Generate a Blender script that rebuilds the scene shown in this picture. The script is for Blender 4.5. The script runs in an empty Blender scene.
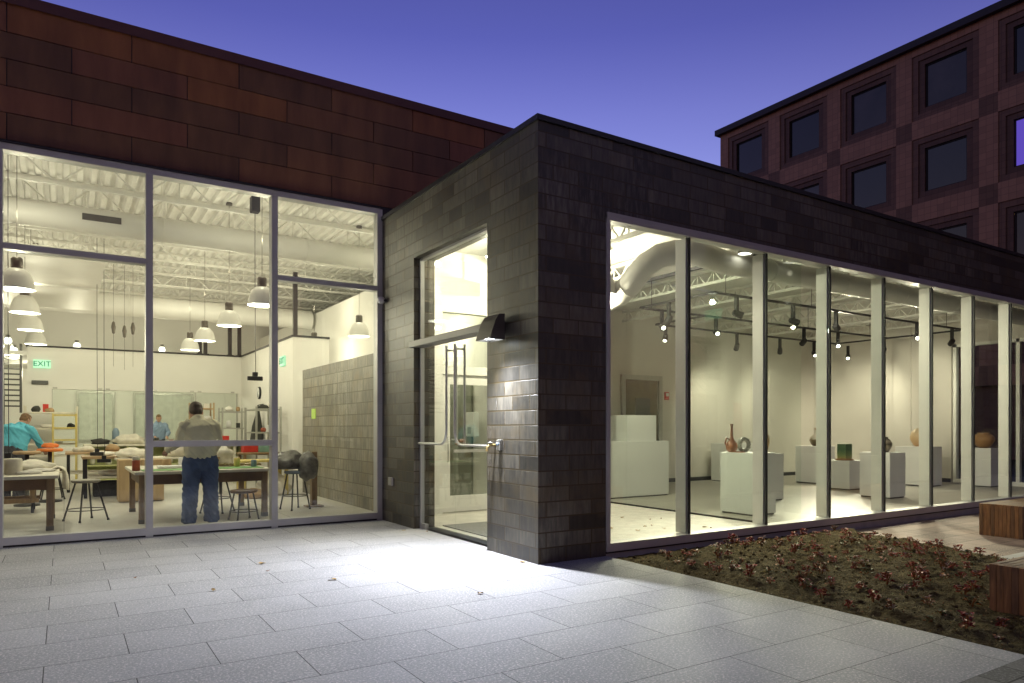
SUN_EL, SUN_ROT = -3.0, 27.0
SKY_RAMP = [(0.55, 0.33, 0.24), (0.46, 0.30, 0.20), (0.300, 0.197, 0.168), (0.205, 0.139, 0.146), (0.055, 0.045, 0.055)]
SKY_STR = 25.0
BACK_GLOW = (1.55, 2.0, 1.10, 1.0)   # the dusk sky away from the afterglow: dimmer, greyer with town light
import bpy, bmesh, math, random
from mathutils import Vector, Matrix
random.seed(7)
R = math.radians
scene = bpy.context.scene
col = scene.collection
# ------------------------------------------------------------------ camera
EYE = 1.4
F_PX, HORIZON = 704.5, 428.0
cam_d = bpy.data.cameras.new('camera')
cam = bpy.data.objects.new('camera', cam_d); col.objects.link(cam)
cam_d.sensor_width = 36.0
cam_d.lens = F_PX / 1024 * 36
cam_d.shift_y = (HORIZON - 341.5) / 1024
cam_d.clip_end = 1500
FWD = Vector((0.53656, 0.84386, 0))
cam.location = (0, 0, EYE)
cam.rotation_euler = (R(90), 0, math.atan2(FWD.y, FWD.x) - R(90))
scene.camera = cam
# ------------------------------------------------------------------ render
scene.view_settings.view_transform = 'Standard'
scene.view_settings.look = 'None'
scene.view_settings.exposure = 0.0
scene.view_settings.gamma = 1.0
cy = scene.cycles
cy.max_bounces = 10; cy.diffuse_bounces = 4; cy.glossy_bounces = 4
cy.transmission_bounces = 6; cy.transparent_max_bounces = 24
cy.sample_clamp_indirect = 4.0; cy.sample_clamp_direct = 0
cy.caustics_reflective = False; cy.caustics_refractive = False
cy.use_denoising = True

# ------------------------------------------------------------------ node helpers
def new_mat(name):
    m = bpy.data.materials.new(name); m.use_nodes = True
    nt = m.node_tree
    for n in list(nt.nodes): nt.nodes.remove(n)
    out = nt.nodes.new('ShaderNodeOutputMaterial')
    return m, nt, out
def N(nt, typ, **kw):
    n = nt.nodes.new(typ)
    for k, v in kw.items():
        if k.startswith('i_'):
            n.inputs[k[2:].replace('_', ' ')].default_value = v
        else: setattr(n, k, v)
    return n
def L(nt, a, b): nt.links.new(a, b)
def c4(c): return (c[0], c[1], c[2], 1.0)
def mixc(nt, fac, a, b, mode='MIX'):
    n = nt.nodes.new('ShaderNodeMix'); n.data_type = 'RGBA'; n.blend_type = mode
    for sock, v in ((n.inputs[0], fac), (n.inputs[6], a), (n.inputs[7], b)):
        if hasattr(v, 'is_linked') or hasattr(v, 'links'): nt.links.new(v, sock)
        else: sock.default_value = v if not isinstance(v, tuple) or len(v) == 4 else c4(v)
    return n.outputs[2]
def ramp(nt, src, stops):
    r = nt.nodes.new('ShaderNodeValToRGB'); L(nt, src, r.inputs[0])
    e = r.color_ramp.elements
    while len(e) < len(stops): e.new(0.5)
    for i, (p, c) in enumerate(stops):
        e[i].position = p; e[i].color = c if len(c) == 4 else c4(c)
    return r.outputs[0]
def coords(nt, scale=(1, 1, 1), use_uv=False, offset=(0, 0, 0)):
    t = nt.nodes.new('ShaderNodeTexCoord'); mp = nt.nodes.new('ShaderNodeMapping')
    mp.inputs['Scale'].default_value = scale; mp.inputs['Location'].default_value = offset
    L(nt, t.outputs['UV' if use_uv else 'Object'], mp.inputs[0])
    return mp.outputs[0]
def noise(nt, vec, scale, detail=4, rough=0.55):
    n = N(nt, 'ShaderNodeTexNoise'); n.inputs['Scale'].default_value = scale
    n.inputs['Detail'].default_value = detail; n.inputs['Roughness'].default_value = rough
    L(nt, vec, n.inputs['Vector']); return n.outputs['Fac']
def bump(nt, h, strength, dist):
    b = N(nt, 'ShaderNodeBump'); b.inputs['Strength'].default_value = strength
    b.inputs['Distance'].default_value = dist; L(nt, h, b.inputs['Height']); return b.outputs[0]

def mat(name, c, rough=0.6, metal=0.0, var=0.12, nscale=6.0, stretch=(1, 1, 1), bmp=0.0, bscale=60, spec=0.5, emit=None, estr=0.0, sss=0):
    m, nt, out = new_mat(name)
    b = N(nt, 'ShaderNodeBsdfPrincipled')
    v = coords(nt, stretch)
    f = noise(nt, v, nscale, 5)
    lo = tuple(x * (1 - var) for x in c); hi = tuple(min(1, x * (1 + var)) for x in c)
    cc = ramp(nt, f, [(0.3, lo), (0.7, hi)])
    L(nt, cc, b.inputs['Base Color'])
    r = N(nt, 'ShaderNodeMapRange'); r.inputs[3].default_value = max(0.02, rough - 0.08); r.inputs[4].default_value = min(1, rough + 0.08)
    L(nt, f, r.inputs[0]); L(nt, r.outputs[0], b.inputs['Roughness'])
    b.inputs['Metallic'].default_value = metal
    b.inputs['Specular IOR Level'].default_value = spec
    if bmp: L(nt, bump(nt, noise(nt, v, bscale, 4), bmp, 0.01), b.inputs['Normal'])
    if emit: b.inputs['Emission Color'].default_value = c4(emit); b.inputs['Emission Strength'].default_value = estr
    L(nt, b.outputs[0], out.inputs[0])
    return m
def emission(name, c, s):
    m, nt, out = new_mat(name)
    e = N(nt, 'ShaderNodeEmission'); e.inputs[0].default_value = c4(c); e.inputs[1].default_value = s
    L(nt, e.outputs[0], out.inputs[0]); return m
def glass(name, tint=(0.96, 0.985, 0.97), f0=0.04, rough=0.0):
    # window glass: Schlick reflection over a clear sheet, the same from both sides
    m, nt, out = new_mat(name)
    g = N(nt, 'ShaderNodeNewGeometry')
    d = N(nt, 'ShaderNodeVectorMath', operation='DOT_PRODUCT')
    L(nt, g.outputs['Normal'], d.inputs[0]); L(nt, g.outputs['Incoming'], d.inputs[1])
    a = N(nt, 'ShaderNodeMath', operation='ABSOLUTE'); L(nt, d.outputs['Value'], a.inputs[0])
    s = N(nt, 'ShaderNodeMath', operation='SUBTRACT'); s.inputs[0].default_value = 1; L(nt, a.outputs[0], s.inputs[1])
    p = N(nt, 'ShaderNodeMath', operation='POWER'); L(nt, s.outputs[0], p.inputs[0]); p.inputs[1].default_value = 5
    ma = N(nt, 'ShaderNodeMath', operation='MULTIPLY_ADD'); L(nt, p.outputs[0], ma.inputs[0])
    ma.inputs[1].default_value = 1 - f0; ma.inputs[2].default_value = f0
    t = N(nt, 'ShaderNodeBsdfTransparent'); t.inputs[0].default_value = c4(tint)
    gl = N(nt, 'ShaderNodeBsdfGlossy'); gl.inputs['Roughness'].default_value = rough; gl.inputs[0].default_value = (1, 1, 1, 1)
    L(nt, bump(nt, noise(nt, coords(nt), 1.1, 2), 0.035, 0.05), gl.inputs['Normal'])
    mx = N(nt, 'ShaderNodeMixShader'); L(nt, ma.outputs[0], mx.inputs[0]); L(nt, t.outputs[0], mx.inputs[1]); L(nt, gl.outputs[0], mx.inputs[2])
    L(nt, mx.outputs[0], out.inputs[0]); return m

M = {}
# dark iron-spot norman brick, uneven kiln colours, weathering streaks
def brick_mat(name, lo, hi, rust, mortar, off=(0, 0, 0), rough=0.42, bw=0.6, rh=0.159):
    m, nt, out = new_mat(name)
    uv = coords(nt, (1, 1, 1), True, off)
    br = N(nt, 'ShaderNodeTexBrick', offset=0.5, offset_frequency=2, squash=0.55, squash_frequency=5)
    br.inputs['Color1'].default_value = c4(lo); br.inputs['Color2'].default_value = c4(hi); br.inputs['Mortar'].default_value = c4(mortar)
    br.inputs['Scale'].default_value = 1.0; br.inputs['Mortar Size'].default_value = 0.008; br.inputs['Mortar Smooth'].default_value = 0.15
    br.inputs['Bias'].default_value = -0.1; br.inputs['Brick Width'].default_value = bw; br.inputs['Row Height'].default_value = rh
    L(nt, uv, br.inputs['Vector'])
    g = coords(nt, (1, 1, 1), True)
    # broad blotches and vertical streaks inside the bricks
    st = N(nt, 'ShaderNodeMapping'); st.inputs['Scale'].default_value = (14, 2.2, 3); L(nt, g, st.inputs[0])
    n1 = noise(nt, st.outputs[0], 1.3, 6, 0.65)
    n2 = noise(nt, g, 2.1, 4, 0.6)
    k = ramp(nt, n1, [(0.3, (0.45, 0.46, 0.5)), (0.7, (1.6, 1.55, 1.4))])
    c = mixc(nt, 1.0, br.outputs['Color'], k, 'MULTIPLY')
    rf = ramp(nt, n2, [(0.50, (0, 0, 0)), (0.74, (0.6, 0.6, 0.6))])
    c = mixc(nt, rf, c, rust, 'MIX')
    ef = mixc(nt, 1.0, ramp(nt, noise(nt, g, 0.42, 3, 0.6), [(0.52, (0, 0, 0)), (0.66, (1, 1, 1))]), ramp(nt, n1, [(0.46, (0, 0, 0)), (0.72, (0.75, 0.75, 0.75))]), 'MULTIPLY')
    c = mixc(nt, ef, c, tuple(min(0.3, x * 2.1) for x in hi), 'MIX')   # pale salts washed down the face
    c = mixc(nt, br.outputs['Fac'], c, mortar, 'MIX')
    b = N(nt, 'ShaderNodeBsdfPrincipled'); L(nt, c, b.inputs['Base Color'])
    rr = N(nt, 'ShaderNodeMapRange'); L(nt, n1, rr.inputs[0]); rr.inputs[3].default_value = rough - 0.14; rr.inputs[4].default_value = rough + 0.22
    L(nt, rr.outputs[0], b.inputs['Roughness']); b.inputs['Specular IOR Level'].default_value = 0.7
    inv = N(nt, 'ShaderNodeMath', operation='SUBTRACT'); inv.inputs[0].default_value = 1.0; L(nt, br.outputs['Fac'], inv.inputs[1])
    ad = N(nt, 'ShaderNodeMath', operation='MULTIPLY_ADD'); L(nt, n1, ad.inputs[0]); ad.inputs[1].default_value = 0.25; L(nt, inv.outputs[0], ad.inputs[2])
    L(nt, bump(nt, ad.outputs[0], 0.8, 0.007), b.inputs['Normal'])
    L(nt, b.outputs[0], out.inputs[0]); return m
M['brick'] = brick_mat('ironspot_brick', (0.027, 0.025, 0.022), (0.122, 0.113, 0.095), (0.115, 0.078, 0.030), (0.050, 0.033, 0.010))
M['brick_in'] = brick_mat('interior_brick', (0.17, 0.16, 0.135), (0.27, 0.255, 0.215), (0.22, 0.16, 0.08), (0.10, 0.085, 0.05), off=(0.2, 0.0, 0), rough=0.5, bw=0.5, rh=0.205)

def paver_mat(name, base, speck, joint, w, h, off, frq=2, msize=0.004, tone=0.16, blot=0.12):
    m, nt, out = new_mat(name)
    uv = coords(nt, (1, 1, 1), True, off)
    br = N(nt, 'ShaderNodeTexBrick', offset=0.5, offset_frequency=frq, squash=1.0)
    lo = tuple(x * (1 - tone) for x in base); hi = tuple(x * (1 + tone) for x in base)
    br.inputs['Color1'].default_value = c4(lo); br.inputs['Color2'].default_value = c4(hi); br.inputs['Mortar'].default_value = c4(joint)
    br.inputs['Scale'].default_value = 1; br.inputs['Mortar Size'].default_value = msize; br.inputs['Mortar Smooth'].default_value = 0.0
    br.inputs['Brick Width'].default_value = w; br.inputs['Row Height'].default_value = h
    L(nt, uv, br.inputs['Vector'])
    g = coords(nt, (1, 1, 1), True)
    f1 = noise(nt, g, 62, 2, 0.6); f2 = noise(nt, coords(nt, (1, 1, 1), True, (7, 3, 0)), 95, 2, 0.6)
    spk = ramp(nt, f1, [(0.55, (0, 0, 0)), (0.62, (0.9, 0.9, 0.9))])
    spd = ramp(nt, f2, [(0.60, (0, 0, 0)), (0.70, (0.6, 0.6, 0.6))])
    n0 = noise(nt, g, 1.1, 6, 0.62)
    n1 = noise(nt, g, 75, 4, 0.75)
    k = ramp(nt, n0, [(0.32, tuple([1 - blot] * 3)), (0.68, tuple([1 + blot] * 3))])
    c = mixc(nt, 1.0, br.outputs['Color'], k, 'MULTIPLY')
    k2 = ramp(nt, n1, [(0.3, (0.70, 0.70, 0.70)), (0.7, (1.28, 1.28, 1.28))])
    c = mixc(nt, 1.0, c, k2, 'MULTIPLY')
    c = mixc(nt, spd, c, tuple(x * 0.45 for x in base), 'MIX')
    c = mixc(nt, spk, c, speck, 'MIX')
    c = mixc(nt, br.outputs['Fac'], c, joint, 'MIX')
    b = N(nt, 'ShaderNodeBsdfPrincipled'); L(nt, c, b.inputs['Base Color'])
    b.inputs['Roughness'].default_value = 0.72; b.inputs['Specular IOR Level'].default_value = 0.35
    inv = N(nt, 'ShaderNodeMath', operation='SUBTRACT'); inv.inputs[0].default_value = 1.0; L(nt, br.outputs['Fac'], inv.inputs[1])
    ad = N(nt, 'ShaderNodeMath', operation='MULTIPLY_ADD'); L(nt, n1, ad.inputs[0]); ad.inputs[1].default_value = 0.12; L(nt, inv.outputs[0], ad.inputs[2])
    L(nt, bump(nt, ad.outputs[0], 0.5, 0.004), b.inputs['Normal'])
    L(nt, b.outputs[0], out.inputs[0]); return m
M['paver'] = paver_mat('speckled_concrete_paver', (0.42, 0.42, 0.42), (0.72, 0.66, 0.66), (0.06, 0.06, 0.06), 0.885, 0.508, (0.1, -4.96 % 0.508 , 0), msize=0.003, tone=0.085)
M['paver_small'] = paver_mat('small_grey_paver', (0.20, 0.195, 0.185), (0.3, 0.3, 0.29), (0.05, 0.05, 0.045), 0.30, 0.15, (0, 0, 0), msize=0.006, tone=0.3)
M['paver_red'] = paver_mat('reddish_stone_paver', (0.30, 0.215, 0.17), (0.36, 0.28, 0.24), (0.10, 0.08, 0.06), 0.62, 0.30, (0, 0, 0), msize=0.006, tone=0.28, blot=0.3)
M['kerb'] = mat('pale_concrete', (0.42, 0.41, 0.39), 0.8, var=0.15, nscale=4, bmp=0.3)
M['asphalt'] = mat('asphalt', (0.05, 0.05, 0.052), 0.85, var=0.3, nscale=2, bmp=0.4)

M['alu'] = mat('anodised_aluminium', (0.52, 0.515, 0.50), 0.45, 0.15, var=0.06, nscale=3)
M['alu_dark'] = mat('dark_joint', (0.02, 0.02, 0.022), 0.5, var=0.1)
M['steel'] = mat('brushed_steel', (0.62, 0.62, 0.60), 0.38, 0.6, var=0.08, nscale=8, stretch=(1, 1, 30))
M['bar'] = mat('dull_steel_bar', (0.24, 0.235, 0.22), 0.5, 0.3, var=0.08)
M['fin'] = mat('painted_fin', (0.84, 0.84, 0.79), 0.5, var=0.05, nscale=3)
M['white'] = mat('white_wall_paint', (0.80, 0.785, 0.74), 0.75, var=0.035, nscale=1.2, bmp=0.05, bscale=40)
M['galwall'] = mat('gallery_wall_paint', (0.66, 0.63, 0.575), 0.75, var=0.05, nscale=0.9, bmp=0.05, bscale=40)
M['ceil'] = mat('painted_steel_deck', (0.84, 0.83, 0.79), 0.65, var=0.08, nscale=2.5)
M['joist'] = mat('painted_joist_steel', (0.76, 0.75, 0.70), 0.55, var=0.08, nscale=5)
M['duct'] = mat('painted_duct', (0.76, 0.75, 0.71), 0.5, var=0.04, nscale=3)
M['plinth'] = mat('white_plinth_paint', (0.80, 0.80, 0.79), 0.55, var=0.03, nscale=2)
M['black'] = mat('black_metal', (0.018, 0.018, 0.02), 0.45, 0.2, var=0.2)
M['bronze'] = mat('dark_bronze_metal', (0.13, 0.12, 0.105), 0.42, 0.5, var=0.15, nscale=4)
M['rubber'] = mat('black_rubber', (0.02, 0.02, 0.02), 0.8, var=0.2)
M['toe'] = mat('dark_toe_kick', (0.03, 0.03, 0.03), 0.7, var=0.1)
M['wood_dark'] = mat('stained_table_wood', (0.16, 0.09, 0.04), 0.5, var=0.35, nscale=3, stretch=(1, 1, 1), bmp=0.1)
M['wood_leg'] = mat('worn_leg_wood', (0.24, 0.155, 0.075), 0.55, var=0.3, nscale=4, stretch=(6, 6, 0.8), bmp=0.1)
M['wood_top'] = mat('worn_bench_top', (0.42, 0.28, 0.15), 0.5, var=0.2, nscale=3, stretch=(1, 8, 1))
M['ply'] = mat('plywood', (0.46, 0.33, 0.18), 0.6, var=0.12, nscale=3, stretch=(5, 5, 0.7))
M['cedar'] = mat('oiled_cedar', (0.29, 0.135, 0.055), 0.55, var=0.45, nscale=5, stretch=(7, 7, 0.9), bmp=0.2, bscale=30)
M['cedar2'] = mat('weathered_cedar', (0.20, 0.10, 0.048), 0.6, var=0.4, nscale=5, stretch=(7, 7, 0.9), bmp=0.2, bscale=30)
M['cedar_top'] = mat('oiled_cedar_top', (0.24, 0.14, 0.07), 0.55, var=0.4, nscale=5, stretch=(0.9, 7, 7), bmp=0.2, bscale=30)
M['tabletop'] = mat('canvas_table_top', (0.70, 0.66, 0.54), 0.7, var=0.14, nscale=5)
M['cream'] = mat('cream_canvas', (0.72, 0.68, 0.58), 0.9, var=0.15, nscale=8, bmp=0.4, bscale=25)
M['plastic_bag'] = mat('grey_plastic', (0.16, 0.155, 0.14), 0.3, var=0.7, nscale=9, bmp=0.8, bscale=14)
M['dark_cloth'] = mat('dark_cloth', (0.04, 0.04, 0.035), 0.85, var=0.4, nscale=8, bmp=0.4, bscale=20)
M['red'] = mat('red_plastic', (0.55, 0.035, 0.02), 0.45, var=0.15)
M['orange'] = mat('orange_plastic', (0.75, 0.20, 0.03), 0.5, var=0.1)
M['yellow_wood'] = mat('yellow_pine', (0.62, 0.50, 0.16), 0.6, var=0.15, stretch=(4, 4, 0.8))
M['green_cab'] = mat('pale_green_cabinet', (0.52, 0.54, 0.25), 0.55, var=0.1)
M['green_cloth'] = mat('green_cutting_mat', (0.16, 0.36, 0.10), 0.7, var=0.3, nscale=6)
M['lime'] = mat('lime_sheet', (0.50, 0.72, 0.12), 0.7, var=0.08)
M['pale_pane'] = mat('pale_window_blind', (0.62, 0.64, 0.58), 0.4, var=0.1)
M['teal'] = mat('grey_green_plastic', (0.20, 0.34, 0.27), 0.5, var=0.1)
M['bluebin'] = mat('blue_grey_plastic', (0.20, 0.28, 0.36), 0.5, var=0.1)
M['amber'] = mat('rust_coloured_glaze', (0.33, 0.07, 0.03), 0.3, var=0.3, nscale=10)
M['olive'] = mat('olive_stoneware', (0.22, 0.17, 0.06), 0.4, var=0.3, nscale=7)
M['porcelain'] = mat('unglazed_white_clay', (0.74, 0.71, 0.64), 0.7, var=0.08)
M['card'] = mat('brown_cardboard', (0.40, 0.27, 0.14), 0.8, var=0.12)
M['louver'] = mat('dark_louver_steel', (0.09, 0.09, 0.085), 0.5, 0.2, var=0.15)
M['galv'] = mat('galvanised_wire', (0.46, 0.46, 0.42), 0.4, 0.6, var=0.1)
M['fascia'] = [mat('fibre_panel_' + n, c, 0.5, var=0.30, nscale=2.2, stretch=(1.6, 1, 0.35), bmp=0.08, bscale=5) for n, c in
               (('umber', (0.195, 0.092, 0.042)), ('russet', (0.335, 0.128, 0.042)), ('brown', (0.26, 0.112, 0.048)), ('maroon', (0.27, 0.106, 0.052)))]
M['coping'] = mat('maroon_coping', (0.13, 0.05, 0.045), 0.45, 0.1, var=0.08)
M['cap_dark'] = mat('dark_parapet_cap', (0.045, 0.045, 0.05), 0.4, 0.4, var=0.1)
M['glass'] = glass('window_glass')
M['glass_in'] = glass('interior_glass', (0.95, 0.975, 0.955), 0.035)
M['glass_dim'] = glass('tinted_door_glass', (0.55, 0.56, 0.42), 0.05)
M['skin'] = mat('skin', (0.48, 0.27, 0.19), 0.55, var=0.08, nscale=14)
M['hair_grey'] = mat('greying_brown_hair', (0.085, 0.06, 0.042), 0.6, var=0.5, nscale=30, stretch=(1, 1, 0.3), bmp=0.5, bscale=60)
M['hair_brown'] = mat('brown_hair', (0.16, 0.085, 0.035), 0.6, var=0.4, nscale=30, bmp=0.5, bscale=60)
M['sweater'] = mat('khaki_sweater', (0.74, 0.70, 0.51), 0.9, var=0.10, nscale=5, bmp=0.35, bscale=22)
M['jeans'] = mat('blue_denim', (0.065, 0.10, 0.20), 0.85, var=0.45, nscale=4, bmp=0.35, bscale=26)
M['shoe'] = mat('dark_leather', (0.05, 0.045, 0.045), 0.5, var=0.2)
M['blue_shirt'] = mat('turquoise_shirt', (0.10, 0.42, 0.55), 0.85, var=0.12, nscale=6, bmp=0.3, bscale=20)
M['slate_shirt'] = mat('slate_blue_shirt', (0.22, 0.29, 0.42), 0.85, var=0.12, nscale=6)
M['dark_trousers'] = mat('dark_trousers', (0.05, 0.05, 0.06), 0.85, var=0.2)

def floor_mat(name, c, rough, var):
    m, nt, out = new_mat(name)
    g = coords(nt, (1, 1, 1), False)
    a = noise(nt, g, 0.55, 6, 0.6); f = noise(nt, g, 9, 5, 0.65)
    k = mixc(nt, 0.35, ramp(nt, a, [(0.3, tuple(x * (1 - var) for x in c)), (0.7, tuple(min(1, x * (1 + var)) for x in c))]),
             ramp(nt, f, [(0.3, tuple(x * (1 - var) for x in c)), (0.7, tuple(min(1, x * (1 + var)) for x in c))]))
    # saw-cut control joints
    uv = coords(nt, (1, 1, 1), True)
    br = N(nt, 'ShaderNodeTexBrick', offset=0.0); br.inputs['Brick Width'].default_value = 3.0; br.inputs['Row Height'].default_value = 3.0
    br.inputs['Scale'].default_value = 1; br.inputs['Mortar Size'].default_value = 0.006
    L(nt, uv, br.inputs['Vector'])
    k = mixc(nt, br.outputs['Fac'], k, tuple(x * 0.45 for x in c))
    b = N(nt, 'ShaderNodeBsdfPrincipled'); L(nt, k, b.inputs['Base Color'])
    r = N(nt, 'ShaderNodeMapRange'); L(nt, a, r.inputs[0]); r.inputs[3].default_value = rough - 0.1; r.inputs[4].default_value = rough + 0.15
    L(nt, r.outputs[0], b.inputs['Roughness']); L(nt, b.outputs[0], out.inputs[0]); return m
M['floor'] = floor_mat('polished_concrete_floor', (0.52, 0.50, 0.45), 0.42, 0.16)
M['galfloor'] = floor_mat('gallery_concrete_floor', (0.40, 0.375, 0.325), 0.38, 0.12)
M['vestfloor'] = mat('pale_vestibule_floor', (0.66, 0.64, 0.58), 0.6, var=0.12, nscale=5)
M['matfloor'] = mat('grey_entrance_mat', (0.22, 0.22, 0.20), 0.95, var=0.2, nscale=30, bmp=0.3, bscale=200)

def soil_mat():
    m, nt, out = new_mat('mulched_soil')
    g = coords(nt, (1, 1, 1), False)
    a = noise(nt, g, 1.4, 5, 0.6); f = noise(nt, g, 40, 6, 0.75)
    c = ramp(nt, f, [(0.28, (0.025, 0.018, 0.009)), (0.5, (0.12, 0.088, 0.038)), (0.72, (0.26, 0.20, 0.10))])
    c2 = ramp(nt, f, [(0.28, (0.032, 0.026, 0.012)), (0.5, (0.125, 0.096, 0.045)), (0.72, (0.24, 0.19, 0.095))])
    c = mixc(nt, ramp(nt, a, [(0.42, (0, 0, 0)), (0.62, (1, 1, 1))]), c, c2)
    b = N(nt, 'ShaderNodeBsdfPrincipled'); L(nt, c, b.inputs['Base Color']); b.inputs['Roughness'].default_value = 0.95
    b.inputs['Specular IOR Level'].default_value = 0.1
    L(nt, bump(nt, f, 1.0, 0.03), b.inputs['Normal']); L(nt, b.outputs[0], out.inputs[0]); return m
M['soil'] = soil_mat()
def leaf_mat(name, a, b_, r=0.6):
    return mat(name, tuple((x + y) / 2 for x, y in zip(a, b_)), r, var=0.5, nscale=25)
M['leaf_red'] = leaf_mat('red_leaf', (0.30, 0.022, 0.018), (0.46, 0.045, 0.035))
M['leaf_rust'] = leaf_mat('rust_leaf', (0.30, 0.10, 0.03), (0.36, 0.14, 0.04))
M['leaf_pale'] = leaf_mat('faded_pink_leaf', (0.40, 0.24, 0.20), (0.46, 0.30, 0.24))
M['leaf_green'] = leaf_mat('dull_green_leaf', (0.10, 0.11, 0.03), (0.15, 0.155, 0.045))
M['leaf_dry'] = leaf_mat('dry_leaf', (0.40, 0.26, 0.10), (0.46, 0.30, 0.12))
M['bark'] = mat('bark', (0.06, 0.05, 0.04), 0.9, var=0.3, bmp=0.6, bscale=12)
M['foliage'] = mat('dark_foliage', (0.045, 0.06, 0.022), 0.8, var=0.5, nscale=3)

def tile_mat(name, c, w=0.30, h=0.30, tone=0.12):
    m, nt, out = new_mat(name)
    uv = coords(nt, (1, 1, 1), True)
    br = N(nt, 'ShaderNodeTexBrick', offset=0.0)
    br.inputs['Color1'].default_value = c4(tuple(x * (1 - tone) for x in c)); br.inputs['Color2'].default_value = c4(tuple(x * (1 + tone) for x in c))
    br.inputs['Mortar'].default_value = c4(tuple(x * 0.55 for x in c)); br.inputs['Scale'].default_value = 1
    br.inputs['Mortar Size'].default_value = 0.008; br.inputs['Brick Width'].default_value = w; br.inputs['Row Height'].default_value = h
    L(nt, uv, br.inputs['Vector'])
    b = N(nt, 'ShaderNodeBsdfPrincipled'); L(nt, br.outputs['Color'], b.inputs['Base Color']); b.inputs['Roughness'].default_value = 0.5
    L(nt, b.outputs[0], out.inputs[0]); return m
M['tile_light'] = tile_mat('buff_wall_tile', (0.43, 0.255, 0.155))
M['tile_dark'] = tile_mat('umber_wall_tile', (0.14, 0.080, 0.052))
M['tile_mid'] = tile_mat('brown_wall_tile', (0.20, 0.118, 0.075))
M['tile_cross'] = tile_mat('dark_cross_tile', (0.19, 0.11, 0.065))
M['win_glass'] = mat('office_window_glass', (0.02, 0.022, 0.03), 0.06, 0.0, var=0.2, spec=1.0, nscale=0.7)
M['win_glass_b'] = mat('office_window_painted_reflection', (0.055, 0.05, 0.05), 0.10, 0.0, var=0.5, spec=0.9, nscale=0.5)  # paler mottled pane, uneven reflections put into its colour
M['win_glass_c'] = mat('office_window_dark', (0.012, 0.012, 0.016), 0.05, 0.0, var=0.5, spec=1.0, nscale=0.4, bmp=0.02, bscale=0.6)
M['win_glass_lit'] = emission('violet_lit_window', (0.22, 0.14, 0.95), 0.5)
M['win_frame'] = mat('dark_window_frame', (0.02, 0.02, 0.024), 0.4, 0.3, var=0.1)

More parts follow.
